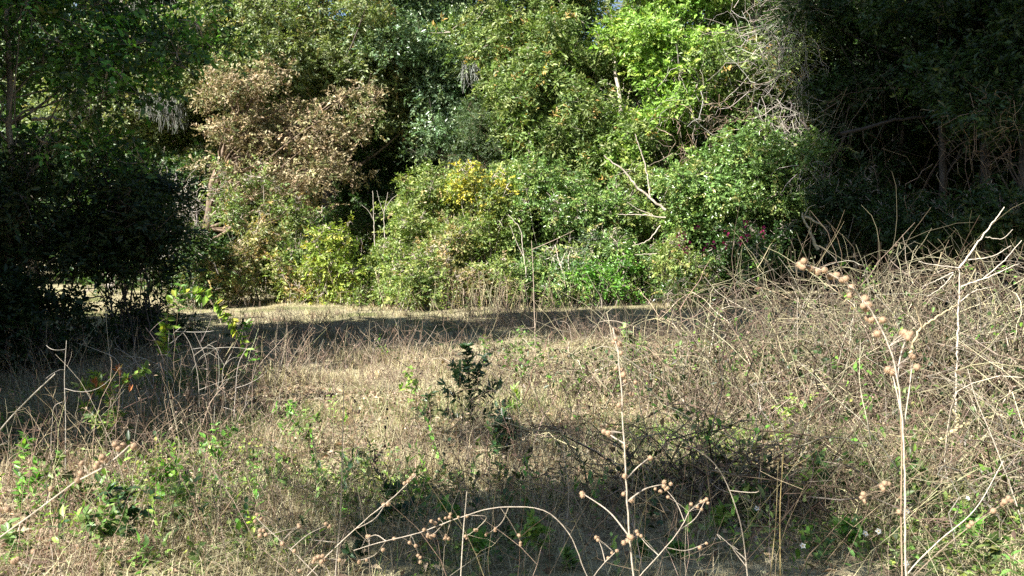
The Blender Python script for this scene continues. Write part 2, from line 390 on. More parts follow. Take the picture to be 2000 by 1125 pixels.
# --- woods on the right, in the shade of the tall trees behind the camera, deepened in leaf and bark colour
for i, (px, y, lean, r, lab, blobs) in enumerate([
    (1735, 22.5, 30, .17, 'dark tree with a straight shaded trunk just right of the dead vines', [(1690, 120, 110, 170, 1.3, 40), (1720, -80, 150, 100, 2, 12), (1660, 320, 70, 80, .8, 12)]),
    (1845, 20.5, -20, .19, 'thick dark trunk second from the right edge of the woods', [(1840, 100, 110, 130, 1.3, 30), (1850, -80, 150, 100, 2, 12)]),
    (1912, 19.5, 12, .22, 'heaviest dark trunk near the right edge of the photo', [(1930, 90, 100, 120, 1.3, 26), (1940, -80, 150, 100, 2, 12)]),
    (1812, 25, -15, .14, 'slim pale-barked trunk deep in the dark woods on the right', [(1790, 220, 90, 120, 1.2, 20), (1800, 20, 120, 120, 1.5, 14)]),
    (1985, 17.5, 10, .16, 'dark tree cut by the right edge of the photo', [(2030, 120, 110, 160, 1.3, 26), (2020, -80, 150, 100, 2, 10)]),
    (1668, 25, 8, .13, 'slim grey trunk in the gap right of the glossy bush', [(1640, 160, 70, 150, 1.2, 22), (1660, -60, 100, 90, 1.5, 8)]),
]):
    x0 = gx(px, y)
    plant('shade_tree', lab, 'tree', (x0, y), cat_(*[blob(b[0], b[1], b[2], b[3], y, b[4], b[5], (.45, .75)) for b in blobs]), DEEP_SHADE, .11, .05, dens=19,
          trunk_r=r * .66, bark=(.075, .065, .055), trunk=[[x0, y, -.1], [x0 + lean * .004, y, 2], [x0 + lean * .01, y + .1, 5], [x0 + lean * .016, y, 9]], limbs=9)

# --- the shrubs at the foot of the wood
def bush(label, px, py, hw, hh, y, pal, n=26, L=.075, W=.035, r=(.25, .45), dens=34, name='shrub', cat='shrub', stems=14, bark=(.34, .29, .24), m=9, S=.26, mat=None, group=None, dep=None, leaders=7, **k):
    k_ = y / F
    b = at(px, py, y)
    cl = blob(px, py, hw, hh, y, dep or max(hw * k_ * .8, .3), n, r, .2, 1.35)
    m_ = 10; lo_ = np.stack([b[0] + rnd(m_) * hw * k_ * .6, y + rnd(m_) * hw * k_ * .4, uni(.16, .5, m_), uni(.16, .28, m_)], 1); cl = np.concatenate([cl, lo_])
    if leaders:                                                   # upright shoots standing out of the mass
        q = cl[rng.integers(0, len(cl), leaders)]; h = uni(.25, .9, leaders) * hh * k_ * .9
        for j in range(4): cl = np.concatenate([cl, np.stack([q[:, 0] + rnd(leaders) * .05, q[:, 1] - .1, q[:, 2] + q[:, 3] * .4 + h * (j + 1) / 4, np.full(leaders, .17 - .028 * j)], 1)])
    return plant(name, label, cat, (b[0], y), cl, pal, L, W, mat, dens=dens, m=m, S=S, stems=stems, bark=bark,
                 trunk_r=.016, stemname='stems', crown='foliage', group=group, **k)

bush('bright yellow-flowering vine draped over the tallest shrub in the middle', 945, 355, 55, 55, 22.5, YELLOW, 22, .07, .035, (.22, .4), name='yellow_vine', cat='vine')
bush('tall pale-green shrub left of the yellow vine', 830, 400, 70, 90, 23.6, SHRUB, 40)
bush('tall shrub with bare leader twigs beside the dark gap', 790, 480, 60, 80, 22.6, SHRUB, 30)
bush('broad pale-green shrub below the yellow vine', 930, 470, 85, 80, 22.8, SHRUB, 46)
bush('deep green shrub right of the yellow vine', 1060, 420, 90, 100, 23, VIVID, 52, mat=M_GLOSSY)
bush('green shrub with pale leaning stems', 1120, 510, 90, 60, 22.2, SHRUB + COOL, 34, bark=(.55, .5, .43), stems=20)
bush('green shrub behind the leaning dead branch', 1260, 420, 80, 80, 23, SHRUB, 36)
bush('low green shrub left of the pink flowers', 1260, 510, 70, 55, 21.8, VIVID, 26, mat=M_GLOSSY)
bush('small bright yellow-green sapling standing alone at the field edge', 660, 505, 45, 70, 20.6, [(3, (.28, .34, .07)), (2, (.2, .28, .06)), (1, (.4, .36, .08))], 24, .08, .036, (.2, .34), name='sapling')
bush('grey-green shrub right of the lone yellow-green sapling', 735, 520, 45, 55, 21.4, SHRUB, 20)
bush('half-brown shrub at the field edge below the tan tree', 475, 500, 60, 60, 21.5, SHRUBDRY, 26)
bush('olive shrub between the half-brown shrub and the lone sapling', 560, 510, 55, 55, 21.8, OLIVE2, 24)
bush('thin upright shrub with small olive leaves in front of the dappled trunk', 480, 410, 60, 60, 22.6, OLIVE2, 26, r=(.2, .36), dens=24)
bush('loose olive shrub under the tan leaves', 560, 430, 50, 50, 23, OLIVE2, 18, r=(.2, .36), dens=22)
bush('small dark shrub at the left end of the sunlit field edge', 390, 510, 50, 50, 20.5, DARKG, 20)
bush('low rounded shrub nearest the middle of the field edge', 815, 545, 45, 40, 19.6, SHRUB, 16, r=(.2, .36))
bush('dry half-bare shrub in front of the pale-green shrubs', 885, 540, 50, 40, 20.4, SHRUBDRY, 14, r=(.18, .32), dens=20)
bush('bright pale-green shrub directly under the yellow vine', 965, 430, 60, 60, 22.4, [(3, (.17, .23, .06)), (2, (.13, .19, .05)), (1, (.3, .3, .07))], 30)
bush('low green shrub at the grass edge below the yellow vine', 960, 545, 60, 35, 21.2, SHRUB, 22, r=(.2, .36))
bush('leafy green shrub at the grass edge right of the thin pale stems', 1060, 535, 55, 40, 21.4, VIVID, 24, r=(.2, .38), mat=M_GLOSSY)
bush('fresh green shrub at the grass edge under the leaning dead branch', 1180, 545, 60, 35, 21.0, BRIGHT, 24, r=(.2, .36))
bush('tall green shrub hiding the foot of the pale straight trunk', 1190, 440, 65, 75, 22.6, VIVID, 36, mat=M_GLOSSY)
bush('yellowish shrub between the lone sapling and the pale-green shrubs', 760, 545, 45, 38, 20.8, SHRUB, 18, r=(.2, .36))
bush('grey-green weedy shrub in front of the pale-green shrubs', 850, 500, 55, 60, 21.6, SHRUB + SHRUBDRY, 28)
bush('green shrub at the right end of the sunlit field edge', 1330, 530, 50, 45, 20.8, SHRUB, 22)
bush('mixed olive and brown shrub at the left end of the field edge', 430, 540, 50, 40, 20.8, SHRUBDRY + OLIVE2, 20, r=(.2, .36))
bush('low brown-tinged shrub left of the lone sapling', 600, 550, 45, 32, 21.0, SHRUB + SHRUBDRY, 16, r=(.2, .36))
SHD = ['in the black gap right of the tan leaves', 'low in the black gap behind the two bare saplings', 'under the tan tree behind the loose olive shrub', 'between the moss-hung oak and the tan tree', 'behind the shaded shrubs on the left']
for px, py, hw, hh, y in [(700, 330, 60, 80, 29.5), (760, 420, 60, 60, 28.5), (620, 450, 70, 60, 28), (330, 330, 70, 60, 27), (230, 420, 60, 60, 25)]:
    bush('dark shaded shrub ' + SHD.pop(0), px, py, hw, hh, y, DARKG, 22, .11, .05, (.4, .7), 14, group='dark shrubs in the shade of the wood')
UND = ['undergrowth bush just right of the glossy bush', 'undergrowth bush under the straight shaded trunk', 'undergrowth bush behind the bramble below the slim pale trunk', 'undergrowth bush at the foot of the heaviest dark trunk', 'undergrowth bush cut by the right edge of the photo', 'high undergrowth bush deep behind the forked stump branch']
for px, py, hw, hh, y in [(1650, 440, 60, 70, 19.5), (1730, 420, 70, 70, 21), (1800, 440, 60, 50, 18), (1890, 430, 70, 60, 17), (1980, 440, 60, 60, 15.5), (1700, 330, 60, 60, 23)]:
    bush('dark leafy ' + UND.pop(0), px, py, hw, hh, y, DEEP_SHADE, 26, .09, .04, (.3, .55), 20, group='undergrowth bushes in the woods on the right')

# azalea with pink flowers
az = bush('dark azalea bush dotted with pink flowers', 1420, 490, 110, 50, 20.6, DARKG, 30, name='azalea', cat='bush', mat=M_GLOSSY)
mb = MB()
ctr = np.array([at(px + uni(-9, 9), py + uni(-9, 9), 19.1 + uni(-.3, .4)) for px, py in [(1326, 462), (1335, 478), (1343, 490), (1420, 452), (1456, 438), (1484, 447), (1492, 455), (1378, 485), (1390, 478), (1345, 465), (1360, 452), (1440, 470), (1465, 462), (1410, 480)] for _ in range(3)])
for _ in range(5):
    leaves(mb, ctr, rnd(len(ctr), 3) + np.array([0, -.8, .3]), rnd(len(ctr), 3), .06, .042, pick([(1, (.5, .04, .17)), (1, (.5, .06, .2))], len(ctr)))
f = mb.build('flowers', M_FLOWER, az); f['kind'] = 'stuff'

# --- left side: the near tree and the dark evergreen shrubs
A0 = np.array([gx(22, 10.6), 10.6])
plant('young_maple', 'near tree at the left edge with bright green leaves and a slim pale trunk', 'tree', tuple(A0),
      cat_(blob(120, 80, 200, 130, 10.8, 1.3, 34, (.3, .5)), blob(300, 70, 130, 70, 11, .9, 9, (.22, .36)), blob(120, 250, 130, 60, 10.8, .9, 12, (.25, .4)), blob(-60, -140, 280, 180, 10.6, 2, 22, (.45, .7))),
      BRIGHT[:2] + DARKG, .08, .042, trunk_r=.06, bark=(.24, .2, .16), dens=20, m=8, S=.3, fine=False,
      trunk=[[A0[0], A0[1], -.1], at(18, 560, 10.6), at(22, 300, 10.6), at(14, 60, 10.6), at(0, -200, 10.6)], limbs=30)
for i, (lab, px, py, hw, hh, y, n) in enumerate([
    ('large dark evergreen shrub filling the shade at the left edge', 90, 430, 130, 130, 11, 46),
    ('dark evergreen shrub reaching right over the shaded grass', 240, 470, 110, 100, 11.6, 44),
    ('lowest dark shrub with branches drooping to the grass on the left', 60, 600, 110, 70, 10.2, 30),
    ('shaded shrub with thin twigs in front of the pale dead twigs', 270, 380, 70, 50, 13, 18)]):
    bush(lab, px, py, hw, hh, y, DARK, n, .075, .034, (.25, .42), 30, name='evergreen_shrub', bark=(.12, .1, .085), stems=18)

# --- the woods behind the front row: three kinds, copied
def copy_tree(root, loc, rz, sc):
    r = root.copy(); C.objects.link(r); r.location = loc; r.rotation_euler = (0, 0, rz); r.scale = (sc, sc, sc)
    for ch in root.children:
        c = ch.copy(); C.objects.link(c); c.parent = r
    return r
protos = []
for k, (pal, h, w) in enumerate([(OLIVE, 13, 3.4), (COOL, 11, 3.0), (DARKG, 12, 2.6)]):
    n = 60; d = nrm(rnd(n, 3)); y0 = 34.0 + k; x0 = -14 + 14. * k
    c = np.array([x0, y0, h * .55]) + d * uni(.3, 1, n, 1) ** .5 * np.array([w, w, h * .45])
    cl = np.concatenate([c, uni(.7, 1.1, n, 1)], 1)
    root = plant('forest_tree', 'tall tree standing in the woods behind the front trees', 'tree', (x0, y0), cl, pal, .19, .085, dens=9, m=8, S=.5,
                 trunk_r=.2, bark=(.2, .17, .14), group='trees in the woods behind the front row', limbs=24)
    protos.append((root, y0))
k = 0
for row, y in enumerate([31.5, 36.5, 42]):
    for x in np.arange(-22 - row * 3, 24 + row * 3, 4.6):
        xx, yy = x + uni(-1.3, 1.3), y + uni(-1.2, 1.2)
        copy_tree(protos[k % 3][0], (xx, yy, 0), uni(0, 6.28), uni(.8, 1.1)); k += 1
# shaded tangle of low growth between those trunks, and the woods that close the clearing on its other sides
mb = MB(); mt = MB()
cl = np.concatenate([uni(-26, 26, 170, 1), uni(29, 40, 170, 1), uni(.2, 3.2, 170, 1), uni(.7, 1.2, 170, 1)], 1)
clump_leaves(mb, cl, DARKG, .2, .09, 7, 8, .5, lod=False)
mb.build('woodland_undergrowth', M_LEAF, kind='stuff')
mb = MB()
def wood(x, y, z, rx, ry, rz, n, r=(.8, 1.3), dens=5, L=.26, pal=DARKG):
    d = nrm(rnd(n, 3)); c = np.array([x, y, z]) + d * uni(.2, 1, n, 1) ** .5 * np.array([rx, ry, rz])
    clump_leaves(mb, np.concatenate([c, uni(*r, n, 1)], 1), pal, L, L * .45, dens, 8, .55, lod=False)
for a in np.arange(0, 360, 12):                                   # far ring
    rr = 52 if 0 <= a <= 360 else 40
    x, y = rr * math.sin(R(a)), 6 + rr * math.cos(R(a))
    wood(x, y, 6, 6, 6, 6.5, 26, (1.6, 2.4), 2.2, .55)
# tall trees left of the frame: they shade the left edge, a band of the field and the woods on the right
wood(-4.9, 7, 18.5, 3.4, 2.2, 5.5, 80, dens=9)
wood(-1.8, 6.5, 17.5, 2.6, 2.2, 4.6, 50, dens=9)
wood(-7.4, 7, 23.8, 1.6, 2.0, 2.8, 26, dens=9)
wood(-7.6, 8, 12, 2.4, 2.0, 2.4, 30, dens=9)
wood(-9.0, 9.5, 5.8, 2.0, 2.6, 2.4, 60, (.6, 1.0), 9)
wood(-9.6, 7.2, 4.0, 2.0, 2.2, 2.6, 50, (.6, .9), 9)
wood(-6.7, 5.5, 2.7, 1.2, 1.5, 1.5, 30, (.45, .7), 9)
wood(-8.2, 5.2, 2.8, 1.3, 1.6, 2.2, 34, (.5, .8), 8)
wood(-12, 12, 3.6, 2.2, 2.5, 2.4, 40, (.7, 1.1), 8)
wood(15, 24, 5, 3, 6, 5, 60, dens=8, pal=DEEP_SHADE)
wood(12.5, 29, 4, 5, 2.5, 4.5, 50, dens=8, pal=DEEP_SHADE)
wood(14, 16, 6, 2, 5, 6, 60, dens=8, pal=DEEP_SHADE)
# a small tree left of and behind the camera whose shade reaches the foreground
wood(-3.9, .8, 5.3, 1.15, .75, .8, 32, (.28, .48), 26, .11)
wood(-5.2, 1.1, 5.0, .5, .45, .4, 6, (.2, .34), 24, .1)
wood(-3.0, .1, 5.2, .6, .4, .4, 6, (.22, .36), 24, .1)
wood(-4.6, 2.2, 5.7, .25, .3, .3, 5, (.25, .35), 26, .1)
wood(-4.9, 2.9, 5.6, .3, .3, .35, 6, (.25, .35), 26, .1)
wood(-5.5, -.4, 4.2, .6, .6, .5, 5, (.25, .4), 20, .11)
for tx, ty, th, tr in [(-6.2, 7, 22, .28), (-2.3 - 5, 6.5, 18, .2), (-9, 9.5, 9, .15), (-12, 12, 6, .14), (-4.5, .4, 5.6, .07)]:
    if tx == -6.2: tx = -8.2
    tubes(mb, smooth_path([[tx, ty, -.1], [tx + .1, ty, th * .5], [tx * .9, ty, th]], 10), np.linspace(1.2, .3, 10) * tr, (.2, .16, .13), 7)
mb.build('surrounding_woods', M_LEAF, kind='stuff')

# ------------------------------------------------------------------ Spanish moss, dead twigs, leaning branches
for i, (px, py, y, w, ln, lab) in enumerate([
    (175, 150, 27.5, 55, 95, 'wide grey veil of Spanish moss high on the left behind the near tree'),
    (332, 205, 26.5, 22, 60, 'bright narrow tassel of Spanish moss over the dark gap on the left'),
    (295, 195, 26.8, 20, 45, 'short tassel of Spanish moss just left of the brightest one'),
    (285, 20, 29, 60, 60, 'grey Spanish moss hanging against the blue sky at the top left'),
    (430, 5, 29, 40, 50, 'grey Spanish moss at the top edge right of the blue sky gap'),
    (920, 140, 25, 18, 40, 'small pale moss tuft between the cool-green and the yellow-olive tree')]):
    c = at(px, py, y); k_ = y / F; n = int(5 * w)
    mb = MB()
    p0 = c + np.stack([uni(-1, 1, n) * w * k_, uni(-.3, .3, n), np.abs(rnd(n)) * .15], 1)
    p1 = p0 + np.stack([rnd(n) * .1, rnd(n) * .1, -ln * k_ * uni(.3, 1, n)], 1)
    tubes(mb, arcs(p0, p1, 7, rnd(n, 3) * .05, .015), np.array([.008, .012, .012, .012, .01, .008, .004]), pick([(2, (.26, .27, .24)), (1, (.19, .2, .17))], n), 3)
    o = mb.build('spanish_moss', M_TWIG); tag(o, lab, 'moss', 'tassels of Spanish moss')

def tangle(name, label, cat, boxes, pal, rad, base=None, k=7, bul=.35, jit=.03, group=None, side=3):
    """dead twigs: boxes of (px, py, hw, hh, y, count, length, downwards bias)"""
    mb = MB()
    for px, py, hw, hh, y, n, ln, dn in boxes:
        kk = y / F; c = at(px, py, y)
        p0 = c + np.stack([uni(-1, 1, n) * hw * kk, uni(-.5, .5, n), uni(-1, 1, n) * hh * kk], 1)
        d = nrm(np.stack([rnd(n), rnd(n) * .5, rnd(n) - dn], 1))
        p1 = p0 + d * ln * uni(.4, 1.2, n, 1)
        tubes(mb, arcs(p0, p1, k, rnd(n, 3) * bul * ln, jit * ln), np.linspace(1, .35, k)[None] * rad * uni(.5, 1.2, n, 1), pick(pal, n), side)
    o = mb.build(name, M_TWIG)
    tag(o, label, cat, group)
    return o
tangle('dead_vine_tangle', 'pale grey tangle of dead vines hanging from the top right of the lit trees', 'dead vines',
       [(1515, 90, 60, 90, 22.4, 95, 1.2, .3), (1540, 170, 55, 110, 22.2, 95, 1.4, .6), (1495, 40, 60, 50, 22.6, 50, 1.3, 0), (1530, 230, 40, 60, 22.0, 40, 1.5, 1.5)], GREYST[2:] + GREYST, .0085, bul=.22)
tangle('dead_vine_tangle', 'small sheaf of dead vines slanting down beside the lime-green tree', 'dead vines', [(1345, 165, 25, 35, 23.4, 50, 1.2, .9)], GREYST, .011)
tangle('dead_vine_tangle', 'brownish dead vines between the lime-green tree and the glossy bush', 'dead vines', [(1390, 230, 50, 40, 23.2, 50, .9, .3), (1330, 290, 30, 40, 23, 30, .8, .3)], BROWNST, .01)
tangle('dead_twig_cluster', 'little fan of dead twigs at the right side of the glossy bush', 'dead twigs', [(1575, 350, 35, 25, 20.8, 50, .6, -.1)], GREYST, .009)
tangle('bare_twig_shrub', 'bare pale twiggy shrub beside the dappled trunk on the left', 'shrub', [(335, 420, 45, 50, 20.5, 150, .9, -.4), (290, 430, 40, 40, 20, 60, .8, -.2), (360, 465, 30, 30, 20, 40, .7, -.4)], GREYST, .011)
tangle('bare_twig_shrub', 'bare grey twigs in the shade at the far right edge of the woods', 'shrub', [(1965, 250, 35, 80, 15, 40, .7, -.2)], DARKST + BROWNST[:1], .005)
tangle('hanging_vines', 'thin bare vines hanging in the shaded woods on the right', 'vines', [(1700, 250, 60, 120, 20, 40, 2, 2.5), (1900, 300, 90, 120, 17, 40, 1.6, 2.5)], DARKST + BROWNST[:1], .007)

def limb(name, label, paths, rad, col, y, cat='branch', group=None, base=None):
    mb = MB()
    for i, (pts, rr) in enumerate(paths):
        P = np.array([at(p[0], p[1], y + (p[2] if len(p) > 2 else 0)) for p in pts])
        P = smooth_path(P, 6 * len(pts)); P[1:] += rnd(len(P) - 1, 3) * rr * .4
        tubes(mb, P, np.linspace(1, .45, len(P)) * rr, col, 6)
    o = mb.build(name, M_TWIG, smooth=True); tag(o, label, cat, group)
    return o
limb('leaning_branch', 'bare forked grey branch leaning out of the green shrubs at centre right',
     [([(1300, 410), (1250, 370), (1215, 330), (1180, 305)], .035), ([(1270, 385), (1262, 330), (1250, 290), (1240, 262)], .022), ([(1300, 425), (1250, 420), (1205, 418)], .02), ([(1275, 420), (1240, 405), (1225, 395)], .012), ([(1290, 440), (1265, 470), (1235, 480)], .018), ([(1320, 490), (1285, 495), (1240, 498)], .016)], .03, (.45, .39, .32), 21.2)
limb('forked_stump_branch', 'broken forked pale branch leaning at the edge of the dark woods',
     [([(1598, 488), (1580, 450), (1566, 416)], .035), ([(1570, 422), (1590, 432), (1612, 446)], .03), ([(1572, 420), (1580, 405), (1592, 400)], .01)], .03, (.42, .38, .27), 17)
limb('bare_saplings', 'thin bare pale stems rising from the shrubs left of the pink flowers',
     [([(1030, 560), (1022, 490), (1012, 440), (992, 420)], .016), ([(1022, 500), (1008, 470), (996, 440)], .01), ([(1105, 545), (1092, 510), (1085, 480)], .022), ([(1118, 545), (1110, 510), (1112, 490)], .02), ([(1100, 540), (1096, 515), (1104, 495)], .016)], .02, (.52, .46, .38), 21.0, 'stems')
limb('bare_saplings', 'two bare leafless saplings in front of the dark gap under the tan tree',
     [([(732, 480), (730, 430), (728, 372)], .014), ([(752, 470), (750, 420), (758, 375)], .012), ([(751, 420), (742, 395), (736, 372)], .008), ([(752, 410), (764, 390), (776, 380)], .008), ([(730, 430), (718, 410), (706, 400)], .007)], .02, (.46, .41, .34), 21.4, 'saplings')
limb('horizontal_limb', 'pale curved limb lit in the dark trees on the left', [([(60, 234), (110, 232), (150, 248)], .03)], .03, (.5, .45, .38), 13)
limb('horizontal_limb', 'long dark limb crossing the shaded woods on the right', [([(1640, 262, 0), (1740, 238, .3), (1830, 225, .5), (1950, 200, 0)], .045)], .05, (.05, .043, .037), 18.5)

# ------------------------------------------------------------------ grass and ground cover (nobody could count these)
def field_pts(n, y0, y1, power=1.0, margin=1.2):
    y = y0 + (y1 - y0) * uni(0, 1, n) ** power
    x = uni(-1, 1, n) * (y * .61 + margin)
    return x, y

def blades(mb, x, y, h, lean, w, K, segs=2, z0=0.0):
    n = len(x); az = uni(0, 6.283, n)
    d = np.stack([np.cos(az), np.sin(az), np.zeros(n)], 1); s = np.stack([-d[:, 1], d[:, 0], np.zeros(n)], 1)
    s = s * np.cos(.6) + np.array([0, 0, 1]) * 0
    b = np.stack([x, y, hz(x, y) - .005 + z0], 1)
    h = h[:, None]; lean = lean[:, None]; w = np.broadcast_to(w, (n,))[:, None]
    m = b + d * lean * h * .35 + np.array([0, 0, 1]) * h * .62 * np.sqrt(np.maximum(1 - lean ** 2 * .8, .05))
    e = b + d * lean * h * 1.05 + np.array([0, 0, 1]) * h * np.sqrt(np.maximum(1 - lean ** 2 * .97, .02)) * (1 - .35 * lean)
    if segs == 2:
        V = np.stack([b - s * w * .5, b + s * w * .5, m + s * w * .4, m - s * w * .4, e], 1)
        T = np.array([[0, 1, 2], [0, 2, 3], [3, 2, 4]]); k = 5
    else:
        V = np.stack([b - s * w * .5, b + s * w * .5, e], 1); T = np.array([[0, 1, 2]]); k = 3
    mb.add(V, T[None] + (np.arange(n) * k)[:, None, None], np.repeat(K, k, 0))

def keep(x, y, k, lo=.06):                                        # uneven, tufted density
    d = .65 * noise2(x * 1.6 + 11, y * 1.6 + 2) + .35 * noise2(x * 5 + 3, y * 5 + 8)
    q = uni(0, 1, len(x)) < lo + (1 - lo) * np.clip((d - .3) * 2.4, 0, 1) ** k
    return x[q], y[q]
mb = MB()
for n, y0, y1, h, w, sg in [(120000, 3.3, 8, (.07, .3), .0042, 2), (110000, 8, 14, (.06, .26), .007, 2), (130000, 14, 26.5, (.03, .13), .012, 1)]:
    x, y = field_pts(n, y0, y1); x, y = keep(x, y, 1.2); n = len(x)
    gp = noise2(x * .55 + 7, y * .55 + 3); br = noise2(x * .35 + 20, y * .5 + 9)
    K = pick(STRAW, n, .1); g = (gp + uni(-.25, .25, n)) > (.74 if y0 < 14 else .6); K[g] = pick(GREENS if y0 < 14 else OLIVE2 + STRAW, g.sum())
    bb = (br + uni(-.2, .2, n)) > .76; K[bb & ~g] = pick(BROWNST, (bb & ~g).sum())
    hh = uni(h[0], h[1], n) * (.35 + 1.3 * noise2(x * 1.3, y * 1.3))
    blades(mb, x, y, hh, uni(.6, 1, n), w * uni(.6, 1.4, n), K * 1.08, sg)
for n, y0, y1, hh in [(420, 4.5, 9, .3), (650, 9, 15, .3), (500, 15, 24, .26)]:      # tufts of bunch grass
    x, y = field_pts(n, y0, y1); q = noise2(x * .7 + 60, y * .7 + 21) + uni(-.2, .2, n) > .42; x, y = x[q], y[q]
    n = len(x); m = 34; K = np.repeat(pick([(4, (.46, .4, .25)), (2, (.34, .29, .19)), (1.5, (.25, .25, .11)), (1, (.2, .15, .1))], n, .25), m, 0) * np.exp(rnd(n * m, 1) * .2)
    sp = np.repeat(uni(.03, .09, n), m); xx = np.repeat(x, m) + rnd(n * m) * sp; yy = np.repeat(y, m) + rnd(n * m) * sp
    blades(mb, xx, yy, np.repeat(uni(.35, 1, n) * hh, m) * uni(.5, 1.1, n * m), uni(.15, .95, n * m), (.0035 + y0 * .00035) * uni(.7, 1.2, n * m), K, 2)
mb.build('dry_grass', M_GRASS, kind='stuff')

mb = MB()                                                         # leaf litter
x, y = field_pts(30000, 3.3, 9, power=.8); q = noise2(x * .8 + 50, y * .8 + 13) + uni(-.3, .3, len(x)) > .42; x, y = x[q], y[q]; n = len(x)
leaves(mb, np.stack([x, y, hz(x, y) + uni(.0, .05, n)], 1), rnd(n, 3) * np.array([1, 1, .3]), np.array([0, 0, 1]) + rnd(n, 3) * .5, uni(.03, .08, n), uni(.016, .036, n), pick(LITTER, n), curl=.25)
mb.build('leaf_litter', M_DRYLEAF, kind='stuff')

mb = MB()                                                         # small green ground plants, in patches
x, y = field_pts(150000, 3.3, 12, power=.75)
q = (noise2(x * .9 + 31, y * .9 + 5) + .5 * noise2(x * 3, y * 3) - .25 + uni(-.12, .12, len(x)) - np.clip((y - 6) * .06, -.08, .3)) > .63
x, y = x[q], y[q]; n = len(x)
P = np.stack([x, y, hz(x, y) + uni(.01, .22, n) * noise2(x * 2, y * 2)], 1)
leaves(mb, P, rnd(n, 3) * np.array([1, 1, .45]), np.array([0, 0, .9]) + rnd(n, 3) * .5, uni(.02, .055, n), uni(.013, .03, n), pick(GREENS + GREENS + LIME, n), curl=.15)
mb.build('ground_cover', M_LEAF, kind='stuff')

def leafy_sprigs():
    mb, sb = MB(), MB()
    x, y = field_pts(1100, 3.7, 7.4, .8, .6); q = noise2(x * .8 + 17, y * .8 + 44) + uni(-.15, .15, len(x)) - np.where(x < -1.2, 0, .14) - np.clip((y - 5) * .12, 0, 1) > .53; x, y = x[q], y[q]; n = len(x)
    b = np.stack([x, y, hz(x, y) - .01], 1); h = uni(.1, .42, n); tip = b + np.stack([rnd(n) * .25, rnd(n) * .25, np.ones(n)], 1) * h[:, None]
    A = arcs(b, tip, 8, rnd(n, 3) * .03); tubes(sb, A, np.linspace(.002, .0009, 8)[None], pick(DARKST + GREENS, n), 3)
    x2 = uni(-6, 6, 420); y2 = uni(16.5, 21.5, 420); k2 = noise2(x2 * .7 + 5, y2 * .3 + 70) + (y2 - 19) * .12 > .55; x2, y2 = x2[k2], y2[k2]; n2 = len(x2)
    b2 = np.stack([x2, y2, hz(x2, y2)], 1); h2 = uni(.2, .75, n2); D2 = nrm(np.stack([rnd(n2) * .2, rnd(n2) * .2, np.ones(n2)], 1))
    tubes(sb, arcs(b2, b2 + D2 * h2[:, None], 6, rnd(n2, 3) * .04), np.linspace(.006, .003, 6)[None], pick(DARKST + BROWNST, n2), 3)
    for _ in range(2): sprays(mb, b2 + D2 * h2[:, None] * .15, D2, h2 * .85, 12, .07, .03, SHRUB + GREENS, False, .8, .25, droop=0)
    D = nrm(tip - b)
    for pal, u in ((VIVID, .33), (GREENS + LIME, .66), (DKSAP + BRIGHT, 1)):
        q = np.arange(n) % 3 == int(u * 3 - .5)
        sprays(mb, b[q] + D[q] * h[q, None] * .2, D[q], h[q] * .85, 10, .044, .021, pal, True, 1.2, .3, droop=0)
    mb.build('leafy_undergrowth', M_LEAF, kind='stuff'); sb.build('undergrowth_stems', M_STEM, kind='stuff')

def stalks(mb, x, y, h, pal, rad, lean=.35, k=6, branch=0, jit=.008):
    n = len(x); b = np.stack([x, y, hz(x, y) - .02], 1)
    tip = b + np.stack([rnd(n) * lean, rnd(n) * lean, np.ones(n)], 1) * h[:, None]
    K = pick(pal, n)
    A = arcs(b, tip, k, rnd(n, 3) * (.14 * h)[:, None], jit)
    tubes(mb, A, np.linspace(1, .4, k)[None] * np.broadcast_to(rad, (n,))[:, None] * uni(.6, 1.3, n, 1), K, 3)
    for _ in range(branch):
        i = rng.integers(2, k - 1, n); p0 = A[np.arange(n), i]
        d = nrm(np.stack([rnd(n), rnd(n), uni(.1, 1, n)], 1)); p1 = p0 + d * (h * uni(.12, .4, n))[:, None]
        tubes(mb, arcs(p0, p1, 4, rnd(n, 3) * (.05 * h)[:, None], jit * .5), np.linspace(.6, .3, 4)[None] * np.broadcast_to(rad, (n,))[:, None], K, 3)
    return A

mb = MB()                                                         # the brownish band of dead weeds across the middle, and thin dead stems near
n = 3900; x = uni(-4.6, 3.0, n) + rnd(n) * .3; y = 15.5 - 6.9 * uni(0, 1, n) ** 1.5
q = noise2(x * .6 + 2, y * .6 + 40) + uni(-.12, .12, n) > .5; x, y = x[q], y[q]
stalks(mb, x, y, uni(.18, .6, len(x)), BROWNST + DARKST, .0032, .5, 5, 2)
n = 1300; x, y = field_pts(n, 3.6, 10, .6); x, y = keep(x, y, 1.5, .05); n = len(x); stalks(mb, x, y, uni(.15, .7, n) ** 1.2, BROWNST + STRAW + DARKST, .0028, .7, 6, 1)
n = 800; x, y = field_pts(n, 14, 18, .6); stalks(mb, x, y, uni(.2, .55, n), BROWNST, .005, .4, 4, 1)
n = 260; x = -.8 + rnd(n) * 1.2; y = uni(19, 22, n); stalks(mb, x, y, uni(.3, 1.0, n), BROWNST + STRAW, .006, .3, 5, 2)
n = 520; y = uni(3.4, 6.8, n); x = uni(-1, 1, n) * y * .62; stalks(mb, x, y, uni(.25, .75, n), DARKST + BROWNST + STRAW[:1], .0019, .6, 8, 3, .008)
n = 150; y = uni(2.2, 4.8, n); x = uni(-1, 1, n) * y * .62; stalks(mb, x, y, uni(.35, 1.05, n), BROWNST + DARKST, .0015, .35, 9, 3, .006)
n = 1250; y = uni(4.2, 10, n); x = uni(-1, 1, n) * y * .62; A = stalks(mb, x, y, uni(.25, .8, n), DARKST + BROWNST + BROWNST, .0022, .35, 8, 2, .008)
